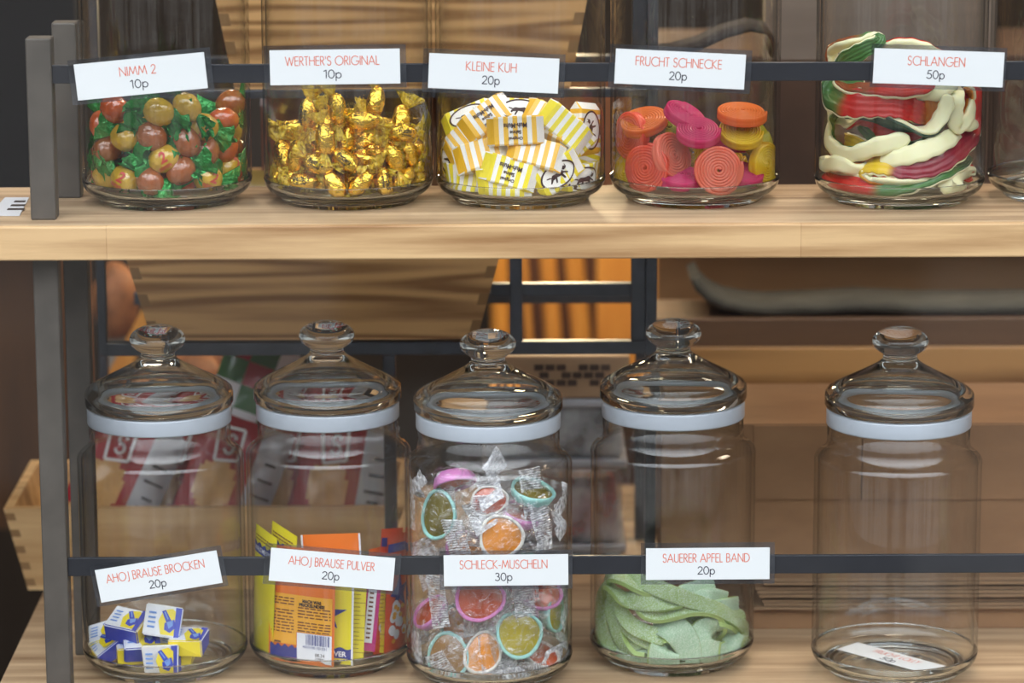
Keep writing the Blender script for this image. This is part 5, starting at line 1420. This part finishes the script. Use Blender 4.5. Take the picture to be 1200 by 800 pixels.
# ================================================================ candy shells in clear wrappers
C7 = LOJ[2]
SH = {'t': pmat('shell_mint', (160, 216, 210), 0.4, sub=0.2), 'p': pmat('shell_pink', (226, 140, 204), 0.4, sub=0.2), 'w': pmat('shell_white', (232, 228, 220), 0.4, sub=0.2)}
def syrup(name, rgb):
    return pmat(name, rgb, 0.16, coat=1.0, bump=0.25, bscale=90, mottled=0.22, mscale=50, sub=0.2)
FI = {'o': syrup('fill_olive', (108, 96, 26)), 'a': syrup('fill_amber', (228, 142, 36)), 'r': syrup('fill_red', (188, 72, 28)), 'y': syrup('fill_yellow', (170, 154, 26)), 'b': syrup('fill_brown', (142, 98, 36))}
def glare_film(name, lo, hi, bump=1.0, bscale=120, rough=0.07):
    """clear film: invisible but for its creased shine."""
    m = bpy.data.materials.new(name); m.use_nodes = True
    nt = m.node_tree; nt.nodes.clear(); N = nt.nodes.new; L = nt.links.new
    out = N('ShaderNodeOutputMaterial'); tr = N('ShaderNodeBsdfTransparent'); gl = N('ShaderNodeBsdfGlossy'); gl.inputs['Roughness'].default_value = rough
    tr.inputs['Color'].default_value = (.99, .99, .99, 1)
    tc = N('ShaderNodeTexCoord'); n = N('ShaderNodeTexNoise'); n.inputs['Scale'].default_value = bscale; n.inputs['Detail'].default_value = 4; n.inputs['Distortion'].default_value = 1.2
    L(tc.outputs['Object'], n.inputs['Vector'])
    bp = N('ShaderNodeBump'); bp.inputs['Strength'].default_value = bump; bp.inputs['Distance'].default_value = 0.006
    L(n.outputs['Fac'], bp.inputs['Height']); L(bp.outputs[0], gl.inputs['Normal'])
    mr = N('ShaderNodeMapRange'); mr.inputs['From Min'].default_value = 0.42; mr.inputs['From Max'].default_value = 0.66
    mr.inputs['To Min'].default_value = lo; mr.inputs['To Max'].default_value = hi
    L(n.outputs['Fac'], mr.inputs['Value'])
    mix = N('ShaderNodeMixShader'); L(mr.outputs[0], mix.inputs['Fac']); L(tr.outputs[0], mix.inputs[1]); L(gl.outputs[0], mix.inputs[2]); L(mix.outputs[0], out.inputs['Surface'])
    return m
M_cello = glare_film('cellophane', 0.03, 0.34)
M_crimp = film('cellophane_crimp', (250, 250, 253), 0.58, 0.2, 1.0, 300)
def candy_shell(label, px, py, d, n, ang, sh, fi, w=.0160, h=.0190, wrap_ang=0, seed=0.0):
    p = wall_pt(C7, px, py, d); u, v, n = frame(n, ang)
    t = thing('candy_shell', label, 'sweet', p, 'wrapped candy shells')
    N = 40
    def outl(k, rib=0.0):
        r = []
        for i in range(N):
            a = 2 * pi * i / N; q = 1 + rib * cos(11 * a) + 0.05 * cos(3 * a + .6)
            r.append((w * k * q * cos(a), h * k * q * sin(a) * (1 + .10 * cos(a) * 0) - h * .06 * (1 - abs(cos(a)))))
        return r
    rings = [(.84, -.0012, 0), (.86, .0012, 0), (.93, .0022, 0), (1.0, .0014, .01), (.99, -.0008, .02), (.86, -.0055, .04), (.62, -.0085, .05), (.3, -.0098, .04)]
    vs = []
    for k, z, rb in rings: vs += [fit(C7, p + u * x + v * y + n * z) for x, y in outl(k, rb)]
    fs = [(j * N + i, j * N + (i + 1) % N, (j + 1) * N + (i + 1) % N, (j + 1) * N + i) for j in range(len(rings) - 1) for i in range(N)]
    fs.append(tuple((len(rings) - 1) * N + i for i in reversed(range(N))))
    obj('shell', MB().add(vs, [f[::-1] for f in fs], True), SH[sh], t)
    vs = []; fr_ = [(.86, .0002), (.6, .0014), (.3, .0020)]
    for k, z in fr_: vs += [fit(C7, p + u * x + v * y + n * z) for x, y in outl(k)]
    vs.append(fit(C7, p + n * .0022))
    fs = [(j * N + i, j * N + (i + 1) % N, (j + 1) * N + (i + 1) % N, (j + 1) * N + i) for j in range(2) for i in range(N)] + [(2 * N + i, 2 * N + (i + 1) % N, 3 * N) for i in range(N)]
    obj('candy_fill', MB().add(vs, fs, True), FI[fi], t)
    # wrapper pillow and its two crimped ends
    a = radians(wrap_ang); U, V = u * cos(a) + v * sin(a), v * cos(a) - u * sin(a)
    Wd, Ht = .0250, .0225
    NX, NY = 22, 16
    for s in (1, -1):
        vs = []
        for j in range(NY + 1):
            for i in range(NX + 1):
                x, y = i / NX * 2 - 1, j / NY * 2 - 1
                k = max(0, 1 - x ** 4) * max(0, 1 - y ** 4)
                z = s * (.0052 if s > 0 else .0115) * k + .0030 * mnoise.noise(Vector((x * 3.1 + seed, y * 3.1, s + seed))) * (.3 + k)
                vs.append(fit(C7, p + U * (x * Wd * (1 + .04 * mnoise.noise(Vector((y * 3, seed, 0))))) + V * (y * Ht * (.80 + .2 * (1 - x * x))) + n * z, .0003))
        fs = [(j * (NX + 1) + i, j * (NX + 1) + i + 1, (j + 1) * (NX + 1) + i + 1, (j + 1) * (NX + 1) + i) for j in range(NY) for i in range(NX)]
        obj('wrapper_sheet', MB().add(vs, fs, True), M_cello, t)
    for s in (1, -1):
        vs = []; NX2, NY2 = 8, 44
        for j in range(NY2 + 1):
            for i in range(NX2 + 1):
                x, y = i / NX2, j / NY2 * 2 - 1
                zig = .0022 * (1 if j % 2 else -1) * (1 if x > .05 else .3)
                bendz = -.0100 * x - .002 * x * sin(seed * 3 + s) + .003 * mnoise.noise(Vector((x * 2, y * 2, seed + s)))
                edge = (.0010 if (j % 2) else -.0006) if i == NX2 else 0
                vs.append(fit(C7, p + U * (s * (Wd * .96 + x * .0140 + edge)) + V * (y * Ht * (.82 + .10 * x)) + n * (zig * .6 + bendz), .0003))
        fs = [(j * (NX2 + 1) + i, j * (NX2 + 1) + i + 1, (j + 1) * (NX2 + 1) + i + 1, (j + 1) * (NX2 + 1) + i) for j in range(NY2) for i in range(NX2)]
        obj('wrapper_crimp', MB().add(vs, fs, False), M_crimp, t)
    return t
Q = candy_shell
Q('mint shell with olive candy standing at the upper left of its pile', 514, 602, .009, (-.4, -1, .1), -8, 't', 'o', .0132, .0190, 0, .3)
Q('white shell with orange candy just above the price card', 587, 628, .009, (.1, -1, .1), 6, 'w', 'a', .0165, .0165, 8, 1.1)
Q('small white shell with orange-brown candy near the top middle', 573, 586, .022, (-.1, -1, .3), 12, 'w', 'r', .0140, .0110, -5, 2.2)
Q('mint shell with olive candy tilted nearly edge-on at the top right', 624, 574, .016, (.25, -.25, 1), -6, 't', 'o', .0165, .0170, 10, 3.4)
Q('pink shell with red candy partly behind the price card', 562, 700, .009, (-.05, -1, .1), 8, 'p', 'r', .0185, .0170, 0, 4.2)
Q('mint shell with yellow candy low at the right', 608, 742, .009, (.15, -1, .12), 28, 't', 'y', .0172, .0180, 70, 5.5)
Q('mint shell with brown candy at the bottom left', 525, 768, .009, (-.25, -1, .15), -12, 't', 'b', .0160, .0182, 20, 6.1)
Q('white shell with amber candy at the bottom middle', 566, 764, .016, (.1, -1, .2), -25, 'w', 'a', .0135, .0165, 60, 7.7)
Q('pink shell showing its ribbed back at the top left', 532, 566, .020, (.2, -.5, -.8), 10, 'p', 'r', .0160, .0150, 5, 8.8)
Q('pink shell edge-on right above the price card', 612, 601, .022, (.3, -.2, 1), 14, 'p', 'r', .0160, .0160, 10, 9.6)
Q('mint shell edge-on against the right wall', 650, 718, .008, (.9, -.35, .1), 84, 't', 'y', .0150, .0165, 10, 10.5)
Q('pink shell half hidden at the right under the price card', 634, 692, .016, (.3, -.7, .7), -10, 'p', 'r', .0160, .0160, 0, 11.3)
Q('pink shell with red candy edge-on at the left wall', 503, 716, .012, (-.6, -.3, .7), 24, 'p', 'r', .0150, .0150, 0, 12.4)
Q('shell lying at the bottom right in crumpled wrapper', 634, 776, .014, (.3, -.35, .8), 20, 'w', 'r', .0140, .0150, 25, 13.9)
for i, (dx, dy, z, s, f) in enumerate(((-.022, .018, .030, 't', 'a'), (.020, .022, .034, 'p', 'y'), (-.012, .022, .062, 'w', 'a'), (.022, .016, .070, 't', 'r'), (-.016, .010, .088, 'p', 'a'), (.004, .026, .096, 'w', 'y'))):
    q = C7 + Vector((dx, dy, z)); px_, py_ = proj(q)
    _wp = wall_pt
    def wall_pt(c, px, py, d, q=q): return q
    candy_shell('wrapped candy shell buried at the back of its jar', 0, 0, 0, (.3 * (-1) ** i, -.6, .7), i * 50, s, f, seed=20 + i * 1.3)
    wall_pt = _wp
